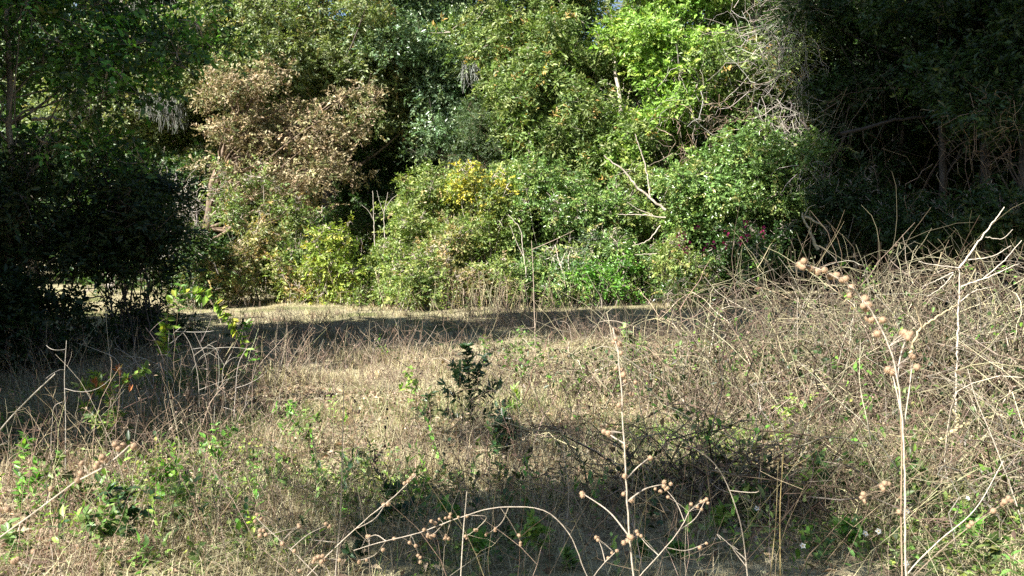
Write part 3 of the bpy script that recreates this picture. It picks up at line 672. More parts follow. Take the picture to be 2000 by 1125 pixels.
q = rng.integers(0, n, 4200); p = A[q, rng.integers(2, 8, 4200)] + rnd(4200, 3) * .012    # withered leaves and seed heads on them
leaves(mb, p, rnd(4200, 3) + np.array([0, 0, -.4]), rnd(4200, 3), uni(.012, .032, 4200), uni(.008, .016, 4200), pick(DARKST + BROWNST[:1], 4200), curl=.3)
mb.build('dead_weed_stems', M_STEM, kind='stuff')

leafy_sprigs()

# ------------------------------------------------------------------ dry bramble thicket on the right
def bramble(label, x, y, w, d, h, n, group='dry bramble mounds on the right'):
    root = thing('dry_bramble', label, 'bramble', (x, y, float(hz(np.array(x), np.array(y)))), group)
    mb = MB()
    b = np.stack([x + rnd(n) * w * .45, y + rnd(n) * d * .4, np.zeros(n)], 1); b[:, 2] = hz(b[:, 0], b[:, 1])
    az = uni(0, 6.283, n); ln = uni(.4, 1.5, n)
    tip = b + np.stack([np.cos(az) * ln * .8, np.sin(az) * ln * .6, h * uni(.05, 1.0, n) ** .8], 1)
    pal = BROWNST + STRAW + [(3, (.55, .48, .38)), (3, (.2, .14, .1))]
    K = pick(pal, n, .12) * np.exp(rnd(n, 1) * .45) * .53
    A = arcs(b, tip, 9, np.stack([rnd(n) * .3, rnd(n) * .25, h * uni(.1, .8, n)], 1), .02)
    tubes(mb, A, np.linspace(1.1, .3, 9)[None] * .005 * np.exp(np.clip(rnd(n, 1), -1.6, 1.3) * .4), K, 3)
    for r in range(3):
        q = rng.permutation(n)[:int(n * (.8, .6, .35)[r])]; m = len(q)
        i = rng.integers(3, 9, m); p0 = A[q, i]; dd = nrm(rnd(m, 3) + np.array([0, 0, .25]))
        p1 = p0 + dd * uni(.2, .85, m, 1)
        tubes(mb, arcs(p0, p1, 6, rnd(m, 3) * .09, .008), np.linspace(.8, .3, 6)[None] * .004 * np.exp(rnd(m, 1) * .3), K[q], 3)
    o = mb.build('canes', M_STEM, root); o['kind'] = 'stuff'
    lb = MB(); m = int(n * .5); i = rng.integers(0, n, m); p = A[i, rng.integers(3, 9, m)] + rnd(m, 3) * .03
    leaves(lb, p, rnd(m, 3), np.array([0, 0, 1]) + rnd(m, 3) * .6, uni(.03, .065, m), uni(.018, .036, m), pick(GREENS + DARKST, m), True)
    for c in range(9):                                            # sprays of green leaves climbing through
        k = rng.integers(0, n); p = A[k][2:8] ; p = np.repeat(p, 4, 0) + rnd(24, 3) * .03
        leaves(lb, p, rnd(24, 3), np.array([0, 0, 1]) + rnd(24, 3) * .5, uni(.035, .06, 24), uni(.02, .034, 24), pick(BRIGHT + GREENS, 24), True)
    m = int(n * 6); p = np.stack([x + rnd(m) * w * .42, y + .15 + rnd(m) * d * .35, uni(0, .62, m) ** 1.2 * h], 1)   # dark leafy understorey added inside the mound to stand for its shade
    leaves(lb, p, rnd(m, 3), np.array([0, 0, 1]) + rnd(m, 3) * .7, uni(.04, .08, m), uni(.022, .045, m), pick(DEEP_SHADE + DARKST, m), False)
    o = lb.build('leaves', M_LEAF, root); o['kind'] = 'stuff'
for lab, x, y, w, d, h, n in [
    ('tallest dry bramble mound under the bare pale sapling at the right', 4.1, 7.6, 1.5, 1.3, 1.5, 260),
    ('dry bramble mound cut by the right edge of the photo', 5.3, 7.0, 1.3, 1.3, 1.35, 220),
    ('dry bramble mound behind the long drooping burr stalk', 2.9, 7.4, 1.3, 1.2, 1.25, 230),
    ('thin dry bramble mound at the left end of the thicket', 1.75, 8.3, 1.0, 1.0, 1.0, 90),
    ('dry bramble mound farthest back, against the pink-flowered azalea', 3.8, 10.2, 1.8, 1.2, 1.3, 200),
    ('low dry bramble mound in front, at the lower right', 3.6, 5.6, 1.5, .9, .8, 130),
    ('low dry bramble heap in the right foreground corner', 2.6, 4.7, 1.1, .6, .5, 60),
    ('low grey bramble heap in the dark shade near the bottom of the photo', 1.25, 4.9, .9, .6, .6, 90),
    ('far right bramble mound in front of the shaded undergrowth', 6.2, 9.6, 1.8, 1.4, 1.45, 200),
    ('sparse dry bramble sprays between the tall burr stalk and the thicket', 1.0, 8.8, 1.3, 1.0, .8, 60),
    ('few arching bramble canes at the left end, near the middle of the field', .1, 10.2, 1.6, 1.0, .6, 36)]:
    bramble(lab, x, y, w, d, h, n)

limb('bare_sapling', 'bare pale sapling with forked curving branches above the bramble on the right',
     [([(1870, 690), (1872, 600), (1874, 523)], .009), ([(1874, 523), (1905, 480), (1950, 420), (1962, 405)], .008), ([(1874, 523), (1830, 518), (1795, 512)], .006),
      ([(1890, 508), (1940, 500), (1975, 480)], .005), ([(1862, 535), (1840, 560), (1810, 580)], .004), ([(1862, 532), (1835, 545), (1800, 560)], .004),
      ([(1876, 560), (1920, 545), (1990, 515)], .006), ([(1920, 545), (1960, 510), (1995, 470)], .005), ([(1925, 463), (1960, 465), (1978, 448)], .004), ([(1874, 590), (1900, 570), (1940, 560)], .004), ([(1866, 850), (1868, 760), (1870, 690)], .011)], .01, (.52, .46, .38), 6.6, 'sapling')
limb('fallen_limb', 'thick pale broken limb slanting up through the bramble on the right', [([(1776, 690), (1800, 640), (1835, 615), (1870, 596)], .011), ([(1800, 640), (1792, 615), (1786, 600)], .006)], .02, (.36, .29, .18), 6.0)
limb('fallen_limb', 'mossy forked root wood lying low at the right among the dry stems', [([(1835, 860), (1868, 838), (1900, 822), (1960, 810)], .016), ([(1868, 838), (1872, 815), (1860, 800)], .012)], .02, (.42, .36, .2), 5.6)

# ------------------------------------------------------------------ leafy sprigs and weeds that can be told apart
def forb(name, label, cat, pts, y, L, W, n, pal, rad=.003, mat=None, group=None, stem=(.18, .14, .07), leafstart=.2, up=.5, fine=True, branches=0, dy=0.0, whorl=2):
    """a stem through pixel points at depth y with leaves in pairs"""
    P = np.array([at(p[0], p[1], y + dy * i) for i, p in enumerate(pts)]); P[0, 2] = max(P[0, 2], 0) if P[0, 2] > -.3 else 0
    base = P[0].copy(); base[2] = float(hz(base[0], base[1]))
    if P[0, 2] > base[2] + .03: P = np.concatenate([base[None] + np.array([[rnd() * .03, rnd() * .03, 0]]), P])
    else: P[0, 2] = base[2]
    root = thing(name, label, cat, base, group)
    path = smooth_path(P, 16)
    mb = MB(); tubes(mb, path, np.linspace(1, .4, 16) * rad, stem, 5)
    lines = [(path, n)]
    for b in range(branches):
        i = rng.integers(4, 13); d = nrm(np.array([rnd(), rnd(), uni(.6, 1.8)])); ln = uni(.25, .5) * np.linalg.norm(path[-1] - path[0])
        q = arcs(path[i][None], (path[i] + d * ln)[None], 12, rnd(1, 3) * .03)[0]
        tubes(mb, q, np.linspace(.6, .3, 12) * rad, stem, 4); lines.append((q, max(4, n // 2)))
    mb.build('stem', M_STEM, root, smooth=True)
    lb = MB()
    for q, m in lines:
        t = np.sort(uni(leafstart, 1, m)); f = t * (len(q) - 1); i = np.minimum(f.astype(int), len(q) - 2)
        p = q[i] + (q[i + 1] - q[i]) * (f - i)[:, None]; td = nrm(q[i + 1] - q[i])
        p = np.repeat(p, whorl, 0); td = np.repeat(td, whorl, 0)
        sd = nrm(np.cross(td, rnd(len(p), 3)))
        d = nrm(sd + td * up + rnd(len(p), 3) * .2)
        leaves(lb, p, d, td * .3 + np.array([-.3, -.25, .6]) + rnd(len(p), 3) * .4, L * np.exp(rnd(len(p)) * .2), W * np.exp(rnd(len(p)) * .2), pick(pal, len(p)), fine)
    o = lb.build('leaves', mat or M_LEAF, root); o['kind'] = 'stuff'
    return root

# drooping branch with glowing yellow-green leaves
forb('arching_shrub', 'arching branch with glowing yellow-green leaves in front of the left shade', 'shrub branch',
     [(325, 640), (335, 585), (375, 570), (420, 590), (448, 622), (470, 660), (484, 690)], 8.0, .085, .042, 70, [(3, (.24, .34, .05)), (2, (.16, .27, .04)), (1, (.42, .4, .06))], .005, up=.25, leafstart=.22)
forb('arching_shrub', 'small green sprig just right of the glowing arching branch', 'shrub branch', [(500, 690), (490, 660), (478, 630)], 8.2, .08, .034, 14, BRIGHT, .003)
forb('arching_shrub', 'shaded leafy sprig at the root of the glowing arching branch', 'shrub branch', [(345, 640), (350, 580), (355, 540)], 8.6, .08, .04, 16, BRIGHT, .004)
# dark evergreen sapling in the middle of the field
sp_ = forb('evergreen_sapling', 'small dark glossy evergreen sapling in the middle of the dry field', 'sapling', [(925, 868), (920, 790), (915, 730), (910, 672)], 6.7, .066, .026, 90, DKSAP + VIVID[:1], .006, M_GLOSSY, stem=(.1, .08, .06), up=.5, leafstart=.2)
mb, lb = MB(), MB()
for q in [[(921, 805), (890, 780), (866, 748)], [(919, 785), (950, 768), (978, 752)], [(917, 765), (895, 738), (884, 708)], [(916, 748), (937, 725), (945, 696)], [(922, 825), (888, 815), (868, 805)], [(922, 820), (962, 803), (990, 792)], [(919, 775), (903, 755), (899, 725)], [(918, 770), (930, 750), (928, 715)]]:
    Q = smooth_path(np.array([at(a[0], a[1], 6.7 + k * uni(-.08, .08)) for k, a in enumerate(q)]), 12); tubes(mb, Q, np.linspace(.0035, .0015, 12), (.1, .08, .06), 4)
    p = Q[np.repeat(np.arange(3, 12), 4)]; td = nrm(np.gradient(Q, axis=0))[np.repeat(np.arange(3, 12), 4)]
    leaves(lb, p + rnd(36, 3) * .008, nrm(np.cross(td, rnd(36, 3))) + td * .45 + rnd(36, 3) * .25 + np.array([0, 0, .05]), np.array([-.3, -.25, .6]) + rnd(36, 3) * .4, .066 * np.exp(rnd(36) * .2), .026 * np.exp(rnd(36) * .2), pick(DKSAP, 36), True)
mb.build('branches', M_STEM, sp_)['kind'] = 'stuff'; lb.build('branch_leaves', M_GLOSSY, sp_)['kind'] = 'stuff'
forb('evergreen_sapling', 'tiny dark sprout just left of the evergreen sapling', 'sapling', [(838, 850), (836, 800), (834, 765)], 6.9, .07, .028, 14, DKSAP + VIVID, .003, M_GLOSSY, branches=2)
forb('evergreen_sapling', 'low dark leafy clump added as shade at the foot of the evergreen sapling', 'sapling', [(992, 905), (985, 865), (975, 818)], 6.2, .065, .032, 30, DKSAP, .004, M_GLOSSY, branches=10)  # dark clump put in to stand for the shaded ground here
forb('evergreen_sapling', 'bright narrow-leaved green tuft right of the evergreen sapling', 'sapling', [(1012, 800), (1008, 775), (1005, 755)], 7.8, .09, .02, 16, LIME, .003, branches=2, up=1.2)
# reddish-tipped shrub at the left
r_ = forb('red_tipped_shrub', 'small leafy shrub with orange-red shoot tips in front of the left shade', 'shrub', [(205, 905), (210, 830), (215, 775), (222, 735)], 6.2, .06, .028, 40, VIVID + LIME, .004, branches=7, stem=(.3, .14, .07))
mb = MB(); p = np.array([at(px, py, 6.2 + uni(-.1, .1)) for px, py in [(232, 725), (234, 735), (186, 750), (188, 758), (202, 760), (240, 748), (252, 765), (178, 772)] for _ in range(5)])
leaves(mb, p, np.array([0, 0, 1.]) + rnd(len(p), 3) * .35, rnd(len(p), 3), .06, .018, pick([(2, (.36, .14, .05)), (1, (.42, .27, .06)), (1, (.28, .09, .05))], len(p)), True)
o = mb.build('shoot_tips', M_LEAF, r_); o['kind'] = 'stuff'
# green weeds of the foreground
G1 = 'green leafy weeds in the foreground'
WEEDS = ['leftmost green weed, at the left edge of the photo',
         'green weed beside the lowest burr at the left edge',
         'green weed rooted at the bottom edge below the corner burr stalk',
         'dark-leaved weed left of the first dark-seeded weed',
         'bright green weed just below the red-tipped shrub',
         'green weed under the dark-seeded weed by the lichen patch',
         'bright green weed among the dark-seeded stems on the left',
         'green weed in the bottom left corner',
         'green weed left of the tiny dark sprout, on the sunlit straw',
         'smaller bright weed beside the one left of the dark sprout',
         'yellow-green tuft between the two slanting dark-seeded weeds',
         'bright small weed above the arching burr panicle',
         'round-leaved weed at the bottom edge under the burr panicle',
         'yellow-green weed with broad leaves at the bottom centre',
         'tiny green weed at the bottom edge right of centre',
         'green weed at the foot of the tall upright burr stalk',
         'bright green weed right of the foot of the tall burr stalk',
         'lime-green weed below the grey bramble heap',
         'green weed with round leaves beside the white flower',
         'big-leaved weed glowing beside the yellowish stems',
         'tall lime-green weed climbing in front of the bramble',
         'bright weed just left of the close pair of white flowers',
         'green weed right of the brown upright stem',
         'bright weed between the dark burr heads at the lower right',
         'green weed in the bottom right corner',
         'large-leaved sprig behind the top of the tall burr stalk',
         'smaller sprig behind the middle of the tall burr stalk',
         'dark weed at the bottom edge left of centre',
         'dark weed under the tip of the leaning burr stalk',
         'yellow-green weed left of the evergreen sapling',
         'bright sprig against the foot of the thin left bramble mound',
         'olive weed at the foot of the drooping burr stalk']
for px, py, top, y, L, n, pal in [
    (40, 990, 880, 4.9, .05, 20, BRIGHT), (110, 960, 880, 5.1, .05, 20, GREENS), (200, 1125, 980, 4.1, .055, 22, VIVID), (255, 1100, 940, 4.3, .06, 22, DKSAP), (320, 1010, 900, 4.8, .05, 20, BRIGHT),
    (360, 1060, 930, 4.5, .05, 22, VIVID), (430, 980, 820, 5.2, .04, 18, BRIGHT), (20, 1110, 1020, 4.0, .05, 14, VIVID), (600, 880, 800, 6.1, .05, 18, VIVID), (560, 870, 790, 6.4, .05, 14, BRIGHT),
    (540, 940, 880, 5.4, .05, 14, LIME), (880, 1050, 990, 4.4, .05, 12, BRIGHT), (940, 1125, 1040, 4.0, .06, 14, BRIGHT), (1050, 1125, 1010, 4.0, .055, 16, LIME), (1110, 1125, 1080, 3.9, .05, 12, VIVID),
    (1250, 1125, 1060, 4.0, .05, 16, VIVID), (1320, 1125, 1060, 4.0, .05, 16, BRIGHT), (1400, 1060, 990, 4.4, .055, 18, LIME), (1470, 1010, 950, 4.6, .05, 16, VIVID), (1585, 990, 890, 4.7, .08, 10, VIVID),
    (1545, 900, 760, 5.7, .045, 22, LIME), (1660, 1100, 1020, 4.1, .05, 16, BRIGHT), (1800, 1000, 900, 4.6, .05, 16, VIVID), (1880, 1060, 980, 4.3, .05, 16, BRIGHT), (1950, 1120, 1050, 4.0, .05, 14, GREENS),
    (1220, 690, 630, 10, .09, 20, VIVID), (1240, 720, 670, 9.4, .08, 16, BRIGHT), (700, 1110, 1030, 4.0, .05, 14, DKSAP), (775, 1060, 940, 4.4, .06, 16, DKSAP), (800, 780, 720, 8, .06, 14, LIME), (1420, 760, 700, 8, .05, 14, BRIGHT), (1790, 850, 760, 6, .05, 14, GREENS)]:
    forb('green_weed', WEEDS.pop(0), 'weed', [(px, py), (px + uni(-6, 6), (py + top) / 2), (px + uni(-14, 14), top)], y, L, L * .5, n, pal, .0022, group=G1, branches=3, up=.35, stem=(.16, .15, .06))

# thin weeds with dark seed heads
M_SEED = M_BURR
def ico(n=1, spike=.0, jit=.25):
    t = (1 + 5 ** .5) / 2
    V = nrm(np.array([[-1, t, 0], [1, t, 0], [-1, -t, 0], [1, -t, 0], [0, -1, t], [0, 1, t], [0, -1, -t], [0, 1, -t], [t, 0, -1], [t, 0, 1], [-t, 0, -1], [-t, 0, 1.]]))
    Fc = [[0, 11, 5], [0, 5, 1], [0, 1, 7], [0, 7, 10], [0, 10, 11], [1, 5, 9], [5, 11, 4], [11, 10, 2], [10, 7, 6], [7, 1, 8], [3, 9, 4], [3, 4, 2], [3, 2, 6], [3, 6, 8], [3, 8, 9], [4, 9, 5], [2, 4, 11], [6, 2, 10], [8, 6, 7], [9, 8, 1]]
    V = list(V)
    for _ in range(n - 1):
        nf, cache = [], {}
        def mid(a, b):
            k = (min(a, b), max(a, b))
            if k not in cache: V.append(nrm(V[a] + V[b])); cache[k] = len(V) - 1
            return cache[k]
        for a, b, c in Fc:
            x, y, z = mid(a, b), mid(b, c), mid(c, a); nf += [[a, x, z], [b, y, x], [c, z, y], [x, y, z]]
        Fc = nf
    V = np.array(V); V = V * (1 + rnd(len(V), 1) * jit)
    return V, np.array(Fc)

def seedweed(label, pts, y, nb, rad=.0022, seedr=.006, col=(.1, .075, .05), sc=(.06, .042, .03), group='thin weeds with dark seed heads', ns=30):
    P = np.array([at(p[0], p[1], y) for p in pts]); P[0, 2] = hz(P[0, 0], P[0, 1]); root = thing('seed_weed', label, 'weed', P[0], group)
    path = smooth_path(P, 18); path[1:] += rnd(17, 3) * .004
    mb = MB(); tubes(mb, path, np.linspace(1, .4, 18) * rad, col, 4); ends = [path[-6:]]
    for _ in range(nb):
        i = rng.integers(5, 16); d = nrm(np.array([rnd(), rnd() * .6, uni(.2, 1.3)]))
        q = arcs(path[i][None], (path[i] + d * uni(.12, .35))[None], 8, rnd(1, 3) * .03)[0]
        tubes(mb, q, np.linspace(.7, .35, 8) * rad, col, 3); ends.append(q[3:])
    mb.build('stem', M_STEM, root)
    sb = MB(); E = np.concatenate(ends)
    for _ in range(ns):
        v, f = ico(1); sb.add(E[rng.integers(len(E))] + rnd(3) * .006 + v * seedr * uni(.6, 1.2) * np.array([1, 1, 1.3]), f, np.array(sc) * uni(.7, 1.4))
    o = sb.build('seed_heads', M_SEED, root); o['kind'] = 'stuff'
for lab, pts, y, nb in [
    ('dark-seeded weed tilted to the right in the left foreground', [(470, 985), (480, 860), (505, 780), (515, 738)], 4.9, 3),
    ('dark-seeded weed with a long slanting side stem', [(470, 960), (500, 850), (540, 810), (585, 785)], 5.0, 2),
    ('tall dark-seeded weed left of the red-tipped shrub pair', [(590, 900), (588, 820), (584, 760), (583, 735)], 5.6, 3),
    ('dark-seeded weed with withered hanging leaves at the left', [(398, 940), (395, 850), (393, 790)], 5.1, 2),
    ('dark-seeded weed beside the grey lichen patch', [(372, 1020), (370, 900), (366, 800), (368, 730)], 4.6, 1),
    ('pair-stemmed dark weed, left stem, in front of the bramble', [(1330, 880), (1325, 800), (1318, 720), (1300, 660)], 6.0, 4),
    ('blackish upright weed in front of the bramble', [(1378, 870), (1384, 790), (1390, 720), (1388, 650)], 6.0, 5),
    ('dark-seeded weed bending left by the bottom centre shade', [(1190, 830), (1160, 790), (1120, 765), (1085, 755)], 6.6, 2),
    ('slender dark-seeded weed right of the evergreen sapling', [(1150, 850), (1175, 800), (1200, 770)], 6.4, 2),
    ('dark-seeded weed left of the evergreen sapling', [(735, 1020), (725, 900), (700, 800), (690, 760)], 4.8, 3),
    ('dark-leaved thin weed low in the centre', [(760, 1040), (745, 950), (730, 880)], 4.5, 2)]:
    seedweed(lab, pts, y, nb)

# bare single stems
def stemthing(name, label, pts, y, rad, col, hook=False, group=None, nb=0, dy=0):
    P = np.array([at(p[0], p[1], y + dy * i) for i, p in enumerate(pts)])
    b = P[0].copy(); b[2] = hz(b[0], b[1])
    if P[0, 2] > b[2] + .05: P = np.concatenate([[b + (P[0] - P[1]) * np.array([.5, .5, 0])], P]); P[0, 2] = hz(P[0, 0], P[0, 1])
    else: P[0, 2] = b[2]
    path = smooth_path(P, 7 * len(P)); mb = MB(); tubes(mb, path, np.linspace(1, .5, len(path)) * rad, col, 5)
    for _ in range(nb):
        i = rng.integers(len(path) // 4, len(path) - 2); d = nrm(np.array([rnd(), rnd() * .5, uni(-.1, .9)]))
        q = arcs(path[i][None], (path[i] + d * uni(.1, .3) * y / 5)[None], 7, rnd(1, 3) * .05)[0]
        tubes(mb, q, np.linspace(.6, .3, 7) * rad, col, 4)
    o = mb.build(name, M_STEM, smooth=True); tag(o, label, 'dry stem', group); return o
GH = 'dry hooked stems in front of the left shade'
for pts in [[(250, 830), (255, 740), (268, 690), (290, 670)], [(290, 800), (300, 720), (330, 700), (345, 735)], [(310, 790), (318, 700), (300, 660), (285, 640)], [(345, 800), (352, 700), (340, 650), (352, 640)], [(372, 790), (378, 700), (392, 650), (378, 640)],
            [(390, 800), (384, 720), (365, 660), (358, 650)], [(352, 805), (330, 730), (280, 700), (235, 695)], [(420, 790), (428, 720), (420, 680), (405, 672)], [(300, 830), (280, 740), (262, 690), (268, 640)], [(240, 830), (215, 700), (205, 600)], [(230, 840), (240, 760), (225, 700), (210, 690)],
            [(440, 780), (436, 720), (452, 690)], [(270, 820), (262, 760), (240, 720), (216, 720)], [(360, 800), (372, 730), (410, 690), (425, 700)], [(398, 790), (402, 700), (380, 650)], [(330, 800), (326, 740), (330, 650)], [(460, 770), (470, 700), (482, 680)], [(320, 800), (300, 760), (246, 690), (225, 680)]]:
    stemthing('hooked_weed', 'thin grey dry stem with a curved tip standing before the dark shade on the left', pts, 7.2 + uni(-.5, .5), .0035, pick(GREYST, 1)[0], group=GH, nb=2)
for lab, pts, y, rad, col, nb in [
    ('straight pale stem slanting up at the left edge', [(-60, 940), (0, 840), (60, 775), (108, 730)], 3.0, .004, (.5, .45, .38), 1),
    ('upright knotted grey stem near the left edge', [(128, 900), (128, 800), (126, 740), (130, 665)], 5.6, .0045, (.4, .36, .31), 3),
    ('thin stem at the left whose top bends over like a cane', [(100, 910), (102, 830), (110, 790), (122, 785)], 5.5, .0035, (.36, .31, .26), 1),
    ('tall single dry stem in the middle of the field', [(1045, 660), (1043, 590), (1040, 500), (1038, 470)], 9.5, .006, (.42, .33, .26), 5),
    ('pale dry stem crossing the lower left third', [(655, 1125), (665, 1000), (668, 900), (672, 740)], 3.2, .0032, (.46, .4, .32), 1),
    ('thin straight stem left of the tall burr stalk', [(900, 1125), (905, 1040), (912, 960)], 2.4, .0026, (.46, .4, .32), 0),
    ('yellowish upright stem in the right foreground', [(1524, 1125), (1524, 980), (1532, 860), (1536, 800)], 3.2, .0028, (.36, .28, .13), 1),
    ('second yellowish stem beside the first in the right foreground', [(1505, 1125), (1515, 1020), (1520, 900)], 3.2, .0022, (.34, .28, .15), 0),
    ('brown upright stem ending high in the right foreground', [(1762, 1125), (1760, 1000), (1761, 860), (1758, 790)], 1.9, .0030, (.3, .22, .15), 0),
    ('long pale stem leaning left over the lower right corner', [(1990, 1000), (1940, 860), (1900, 760), (1890, 720)], 4.2, .0035, (.5, .44, .36), 1),
    ('pale stem crossing the lower right from left to right', [(1770, 1125), (1830, 1060), (1900, 1000), (1960, 900)], 3.0, .003, (.46, .41, .34), 1),
    ('bare forked stem over the dark shade at the bottom', [(1460, 1125), (1440, 1000), (1390, 900), (1330, 860)], 3.0, .003, (.44, .38, .31), 3),
    ('thin curved stem arching over the shade at the bottom centre', [(1100, 1060), (1110, 950), (1096, 880), (1085, 860)], 4.2, .003, (.44, .38, .31), 1)]:
    stemthing('dead_weed', lab, pts, y, rad, col, nb=nb)

# ------------------------------------------------------------------ burr stalks close to the camera
def burr_mesh():
    mb = MB(); v, f = ico(2, jit=.08); mb.add(v, f, (.31, .21, .135))
    d = nrm(rnd(110, 3)); s = nrm(np.cross(d, rnd(110, 3))) * .07
    V = np.stack([d * .9 + s, d * .9 - s, d * uni(1.15, 1.45, 110, 1)], 1); mb.add(V, np.arange(330).reshape(-1, 3), np.repeat(pick([(1, (.42, .3, .2)), (1, (.3, .21, .14))], 110), 3, 0))
    return mb.mesh('burr', M_BURR)
BURRS = [burr_mesh() for _ in range(4)]
def burr_stalk(label, pts, y, burrs, rad=.0022, col=(.55, .47, .38), br=.0062, side=(), dy=0.0, group='burr stalks close to the camera', ends=2):
    """pts: pixel path (root last pushed to the ground); burrs: pixel spots; side: side branches as pixel paths with burrs at their ends"""
    P = np.array([at(p[0], p[1], y + dy * i) for i, p in enumerate(pts)])
    dr = P[-1] - P[-2]; dr[2] = 0; dr = dr / max(np.linalg.norm(dr), 1e-6)
    h = P[-1][2]; g = P[-1] + dr * h * .35; g[2] = hz(g[0], g[1]); mid_ = P[-1] + dr * h * .24; mid_[2] = h * .5
    P = np.concatenate([P, [mid_, g]])
    rad *= .72; br *= .76; col = tuple(c * .78 for c in col)
    root = thing('burr_stalk', label, 'weed stalk', g, group); loc = np.array(root.location)
    path = smooth_path(P, 8 * len(P)); path[:-1] += rnd(len(path) - 1, 3) * rad * .25
    mb = MB(); tubes(mb, path, np.linspace(.5, 1.1, len(path)) * rad, col, 6)
    spots = [at(b[0], b[1], y + rnd() * .01) for b in burrs]
    for q in side:
        Q = np.array([at(a[0], a[1], y + .02 * i) for i, a in enumerate(q)])
        Q[0] = path[np.argmin(np.linalg.norm(path - Q[0], axis=1))]; Q = smooth_path(Q, 14)
        tubes(mb, Q, np.linspace(.6, .3, 14) * rad, col, 5)
        for k in range(ends): spots.append(Q[-1 - 3 * (k // 2)] + rnd(3) * br * .8)
    mb.build('stem', M_STEM, root, smooth=True)
    sm = MB()
    for s in spots:
        o = bpy.data.objects.new('burr', BURRS[rng.integers(4)]); C.objects.link(o); o.parent = root
        o.location = s - loc; o.rotation_euler = [float(a) for a in uni(0, 6.28, 3)]; o.scale = [br * uni(.8, 1.15)] * 3
        i = np.argmin(np.linalg.norm(path - s, axis=1))               # short stalk that carries the burr
        if np.linalg.norm(path[i] - s) < .06: tubes(sm, np.array([path[i], (path[i] + s) / 2 + [0, 0, .002], s]), np.full(3, rad * .22), col, 3)
    o = sm.build('burr_stalklets', M_STEM, root)
    if o: o['kind'] = 'stuff'
burr_stalk('long burr-covered stalk drooping to the left in front of the bramble',
    [(1556, 513), (1600, 526), (1660, 560), (1705, 612), (1738, 680), (1757, 770), (1766, 900), (1768, 1040), (1770, 1125)], 1.5,
    [(1562, 517), (1570, 510), (1568, 522), (1583, 525), (1596, 531), (1610, 528), (1622, 540), (1634, 538), (1645, 547), (1652, 545), (1663, 561), (1660, 577), (1690, 584), (1686, 598), (1696, 596), (1692, 604), (1701, 624), (1724, 625), (1714, 652), (1695, 622), (1766, 650), (1772, 655), (1778, 652), (1774, 660)], .0036, br=.0082,
    side=[[(1745, 740), (1760, 690), (1772, 656)], [(1764, 850), (1776, 760), (1782, 708)], [(1762, 820), (1750, 760), (1740, 720)]])
burr_stalk('tall upright burr stalk right of centre reaching the bottom of the photo',
    [(1198, 640), (1206, 690), (1212, 740), (1218, 850), (1224, 960), (1231, 1060), (1237, 1125)], 1.5,
    [(1200, 645), (1206, 650), (1203, 662), (1199, 668), (1210, 672), (1213, 690), (1203, 720), (1216, 724), (1218, 732), (1241, 747), (1221, 745), (1234, 770), (1209, 792), (1188, 846), (1221, 870), (1220, 930), (1233, 977), (1218, 965), (1233, 1050), (1226, 1056), (1218, 1060), (1228, 1048)], .0034,
    side=[[(1220, 875), (1200, 855), (1186, 845)], [(1226, 940), (1248, 910), (1268, 894)], [(1232, 1050), (1190, 1000), (1140, 965)], [(1228, 990), (1260, 955), (1300, 945)]])
burr_stalk('burr stalk entering from the lower left corner with blurred burrs',
    [(255, 870), (215, 905), (150, 940), (70, 1000), (0, 1050), (-90, 1110)], 1.15,
    [(240, 870), (232, 876), (225, 868), (205, 898), (192, 905), (188, 912), (200, 893), (160, 905), (158, 925), (152, 938), (100, 955), (262, 872)], .0027, br=.0058)
burr_stalk('burr stalk leaning right across the bottom left centre',
    [(812, 928), (780, 960), (720, 1010), (665, 1060), (600, 1125)], 1.8, [(808, 928), (802, 934), (797, 940), (790, 944), (770, 1052), (748, 1074)], .0022, br=.0055,
    side=[[(700, 1030), (735, 1010), (752, 985)]])
burr_stalk('arching panicle of small round burrs over the bottom centre shade',
    [(690, 1075), (740, 1060), (820, 1040), (900, 1010), (960, 993), (1010, 990), (1060, 996), (1110, 1040), (1140, 1110)], 1.7,
    [(842, 1018), (850, 1022), (858, 1014), (870, 1012), (878, 1010), (895, 1010), (912, 1008), (880, 1004), (828, 1035), (836, 1044), (842, 1050), (800, 1060), (812, 1066)], .0018, br=.0042,
    side=[[(860, 1025), (850, 1040), (836, 1048)], [(880, 1016), (874, 1040), (870, 1050)], [(920, 1005), (950, 1010), (934, 1030), (910, 1048)], [(970, 993), (1000, 1025), (1018, 1060)], [(760, 1055), (735, 1045), (715, 1052)], [(790, 1048), (812, 1070), (820, 1100)], [(750, 1058), (730, 1085), (700, 1095)], [(1000, 990), (980, 1020), (950, 1045)]], ends=4)
burr_stalk('burr stalk rising from the bottom edge left of centre with clustered burrs',
    [(500, 1010), (530, 1040), (575, 1080), (620, 1125)], 1.7, [(502, 1005), (510, 1012), (498, 1018), (515, 1036), (520, 1044), (508, 1036), (552, 1062), (575, 1076), (508, 1046)], .002, br=.0055, side=[[(560, 1068), (600, 1045), (640, 1025)], [(530, 1040), (560, 1035), (585, 1030)]])
burr_stalk('burr stalk with tight cluster at the bottom left centre',
    [(630, 1092), (640, 1110), (650, 1150)], 1.6, [(615, 1092), (622, 1088), (630, 1086), (636, 1092), (628, 1097), (612, 1098), (663, 1094), (585, 1115)], .002, br=.0052)
burr_stalk('short burr stalk at the left edge near the bottom',
    [(68, 1078), (60, 1100), (40, 1140)], 1.3, [(66, 1077), (35, 1092), (15, 995), (28, 1096)], .002, br=.006)
burr_stalk('brown shaded burr stalk sloping right in the lower right',
    [(1975, 975), (1940, 995), (1880, 1040), (1800, 1110)], 1.5, [(1970, 973), (1962, 980), (1958, 985), (1975, 978), (1940, 998), (1892, 1028), (1898, 1022)], .002, (.3, .23, .17), .0058)
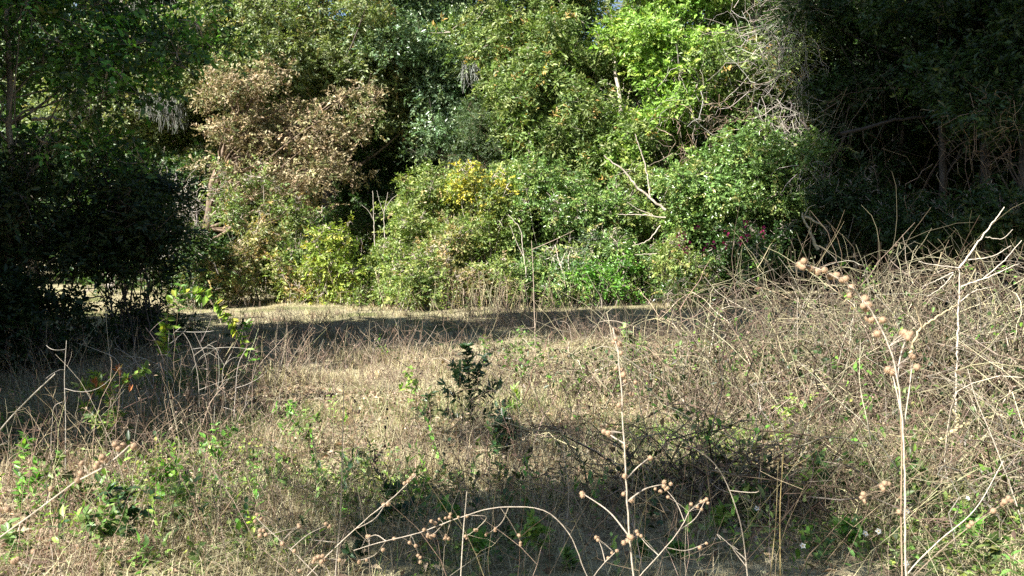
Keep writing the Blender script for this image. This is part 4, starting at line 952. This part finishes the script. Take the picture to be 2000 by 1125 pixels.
burr_stalk('dark-headed burr stalk in the centre of the lower right quarter',
    [(1730, 940), (1745, 960), (1790, 1010), (1850, 1090)], 1.6, [(1722, 950), (1728, 944), (1736, 945), (1686, 965), (1682, 972), (1756, 1000), (1762, 1006), (1725, 955)], .002, (.28, .21, .15), .0058, side=[[(1740, 955), (1710, 960), (1688, 970)]])
burr_stalk('low burr stalk with thin crossing twigs at the bottom right of centre',
    [(1345, 1000), (1330, 1030), (1290, 1080), (1250, 1125)], 1.8, [(1370, 980), (1380, 975), (1350, 985), (1362, 990), (1290, 960), (1280, 955), (1310, 945)], .002, br=.005,
    side=[[(1320, 1040), (1360, 1010), (1376, 980)], [(1335, 1020), (1320, 980), (1300, 955)], [(1300, 1070), (1340, 1075), (1380, 1060)], [(1280, 1090), (1260, 1060), (1245, 1040)]], ends=3)
burr_stalk('slender burr stalk crossing the bottom edge at the right of centre',
    [(1200, 1080), (1180, 1100), (1150, 1140)], 1.7, [(1195, 1080), (1188, 1090), (1205, 1076), (1168, 1055)], .0018, br=.0048, side=[[(1190, 1090), (1175, 1070), (1168, 1052)]])

# white wild flowers
for i, (px, py, y, lab) in enumerate([(1690, 1042, 3.6, 'white five-petalled flower, left of the close pair at the lower right'), (1716, 1038, 3.6, 'white flower, right of the close pair at the lower right'), (1568, 1066, 3.7, 'white flower hanging low in the right foreground'),
                                      (1478, 993, 4.2, 'white flower above the round green leaves'), (1772, 998, 4.0, 'white flower beside the brown upright stem'), (1770, 1100, 3.5, 'white flower closest to the bottom edge'), (1890, 973, 4.4, 'white flower farthest right')]):
    c = at(px, py, y); root = thing('white_flower', lab, 'flower', (c[0], c[1], float(hz(c[0], c[1]))), 'white wild flowers')
    mb = MB(); b = np.array([c[0] + .02, c[1] + .02, float(hz(c[0], c[1]))]); tubes(mb, arcs(b[None], c[None], 8, np.array([[.03, .02, .02]]))[0], np.linspace(.0018, .0012, 8), (.12, .18, .05), 4)
    mb.build('stem', M_STEM, root)
    fn = nrm(np.array([uni(-.4, .4), -.8, .6])); a = nrm(np.cross(fn, [0, 0, 1.])); b2 = np.cross(fn, a); pm = []
    for k in range(5):
        th = k * 1.2566; mb = MB(); d = a * math.cos(th) + b2 * math.sin(th) + fn * .15
        leaves(mb, c[None] + fn * 0, d[None], fn[None], .015, .011, (.8, .8, .76), True); mb.build('petal', M_FLOWER, root)
    mb = MB(); v, f = ico(1, jit=.05); mb.add(c + v * .004, f, (.6, .42, .05)); mb.build('flower_centre', M_BURR, root)
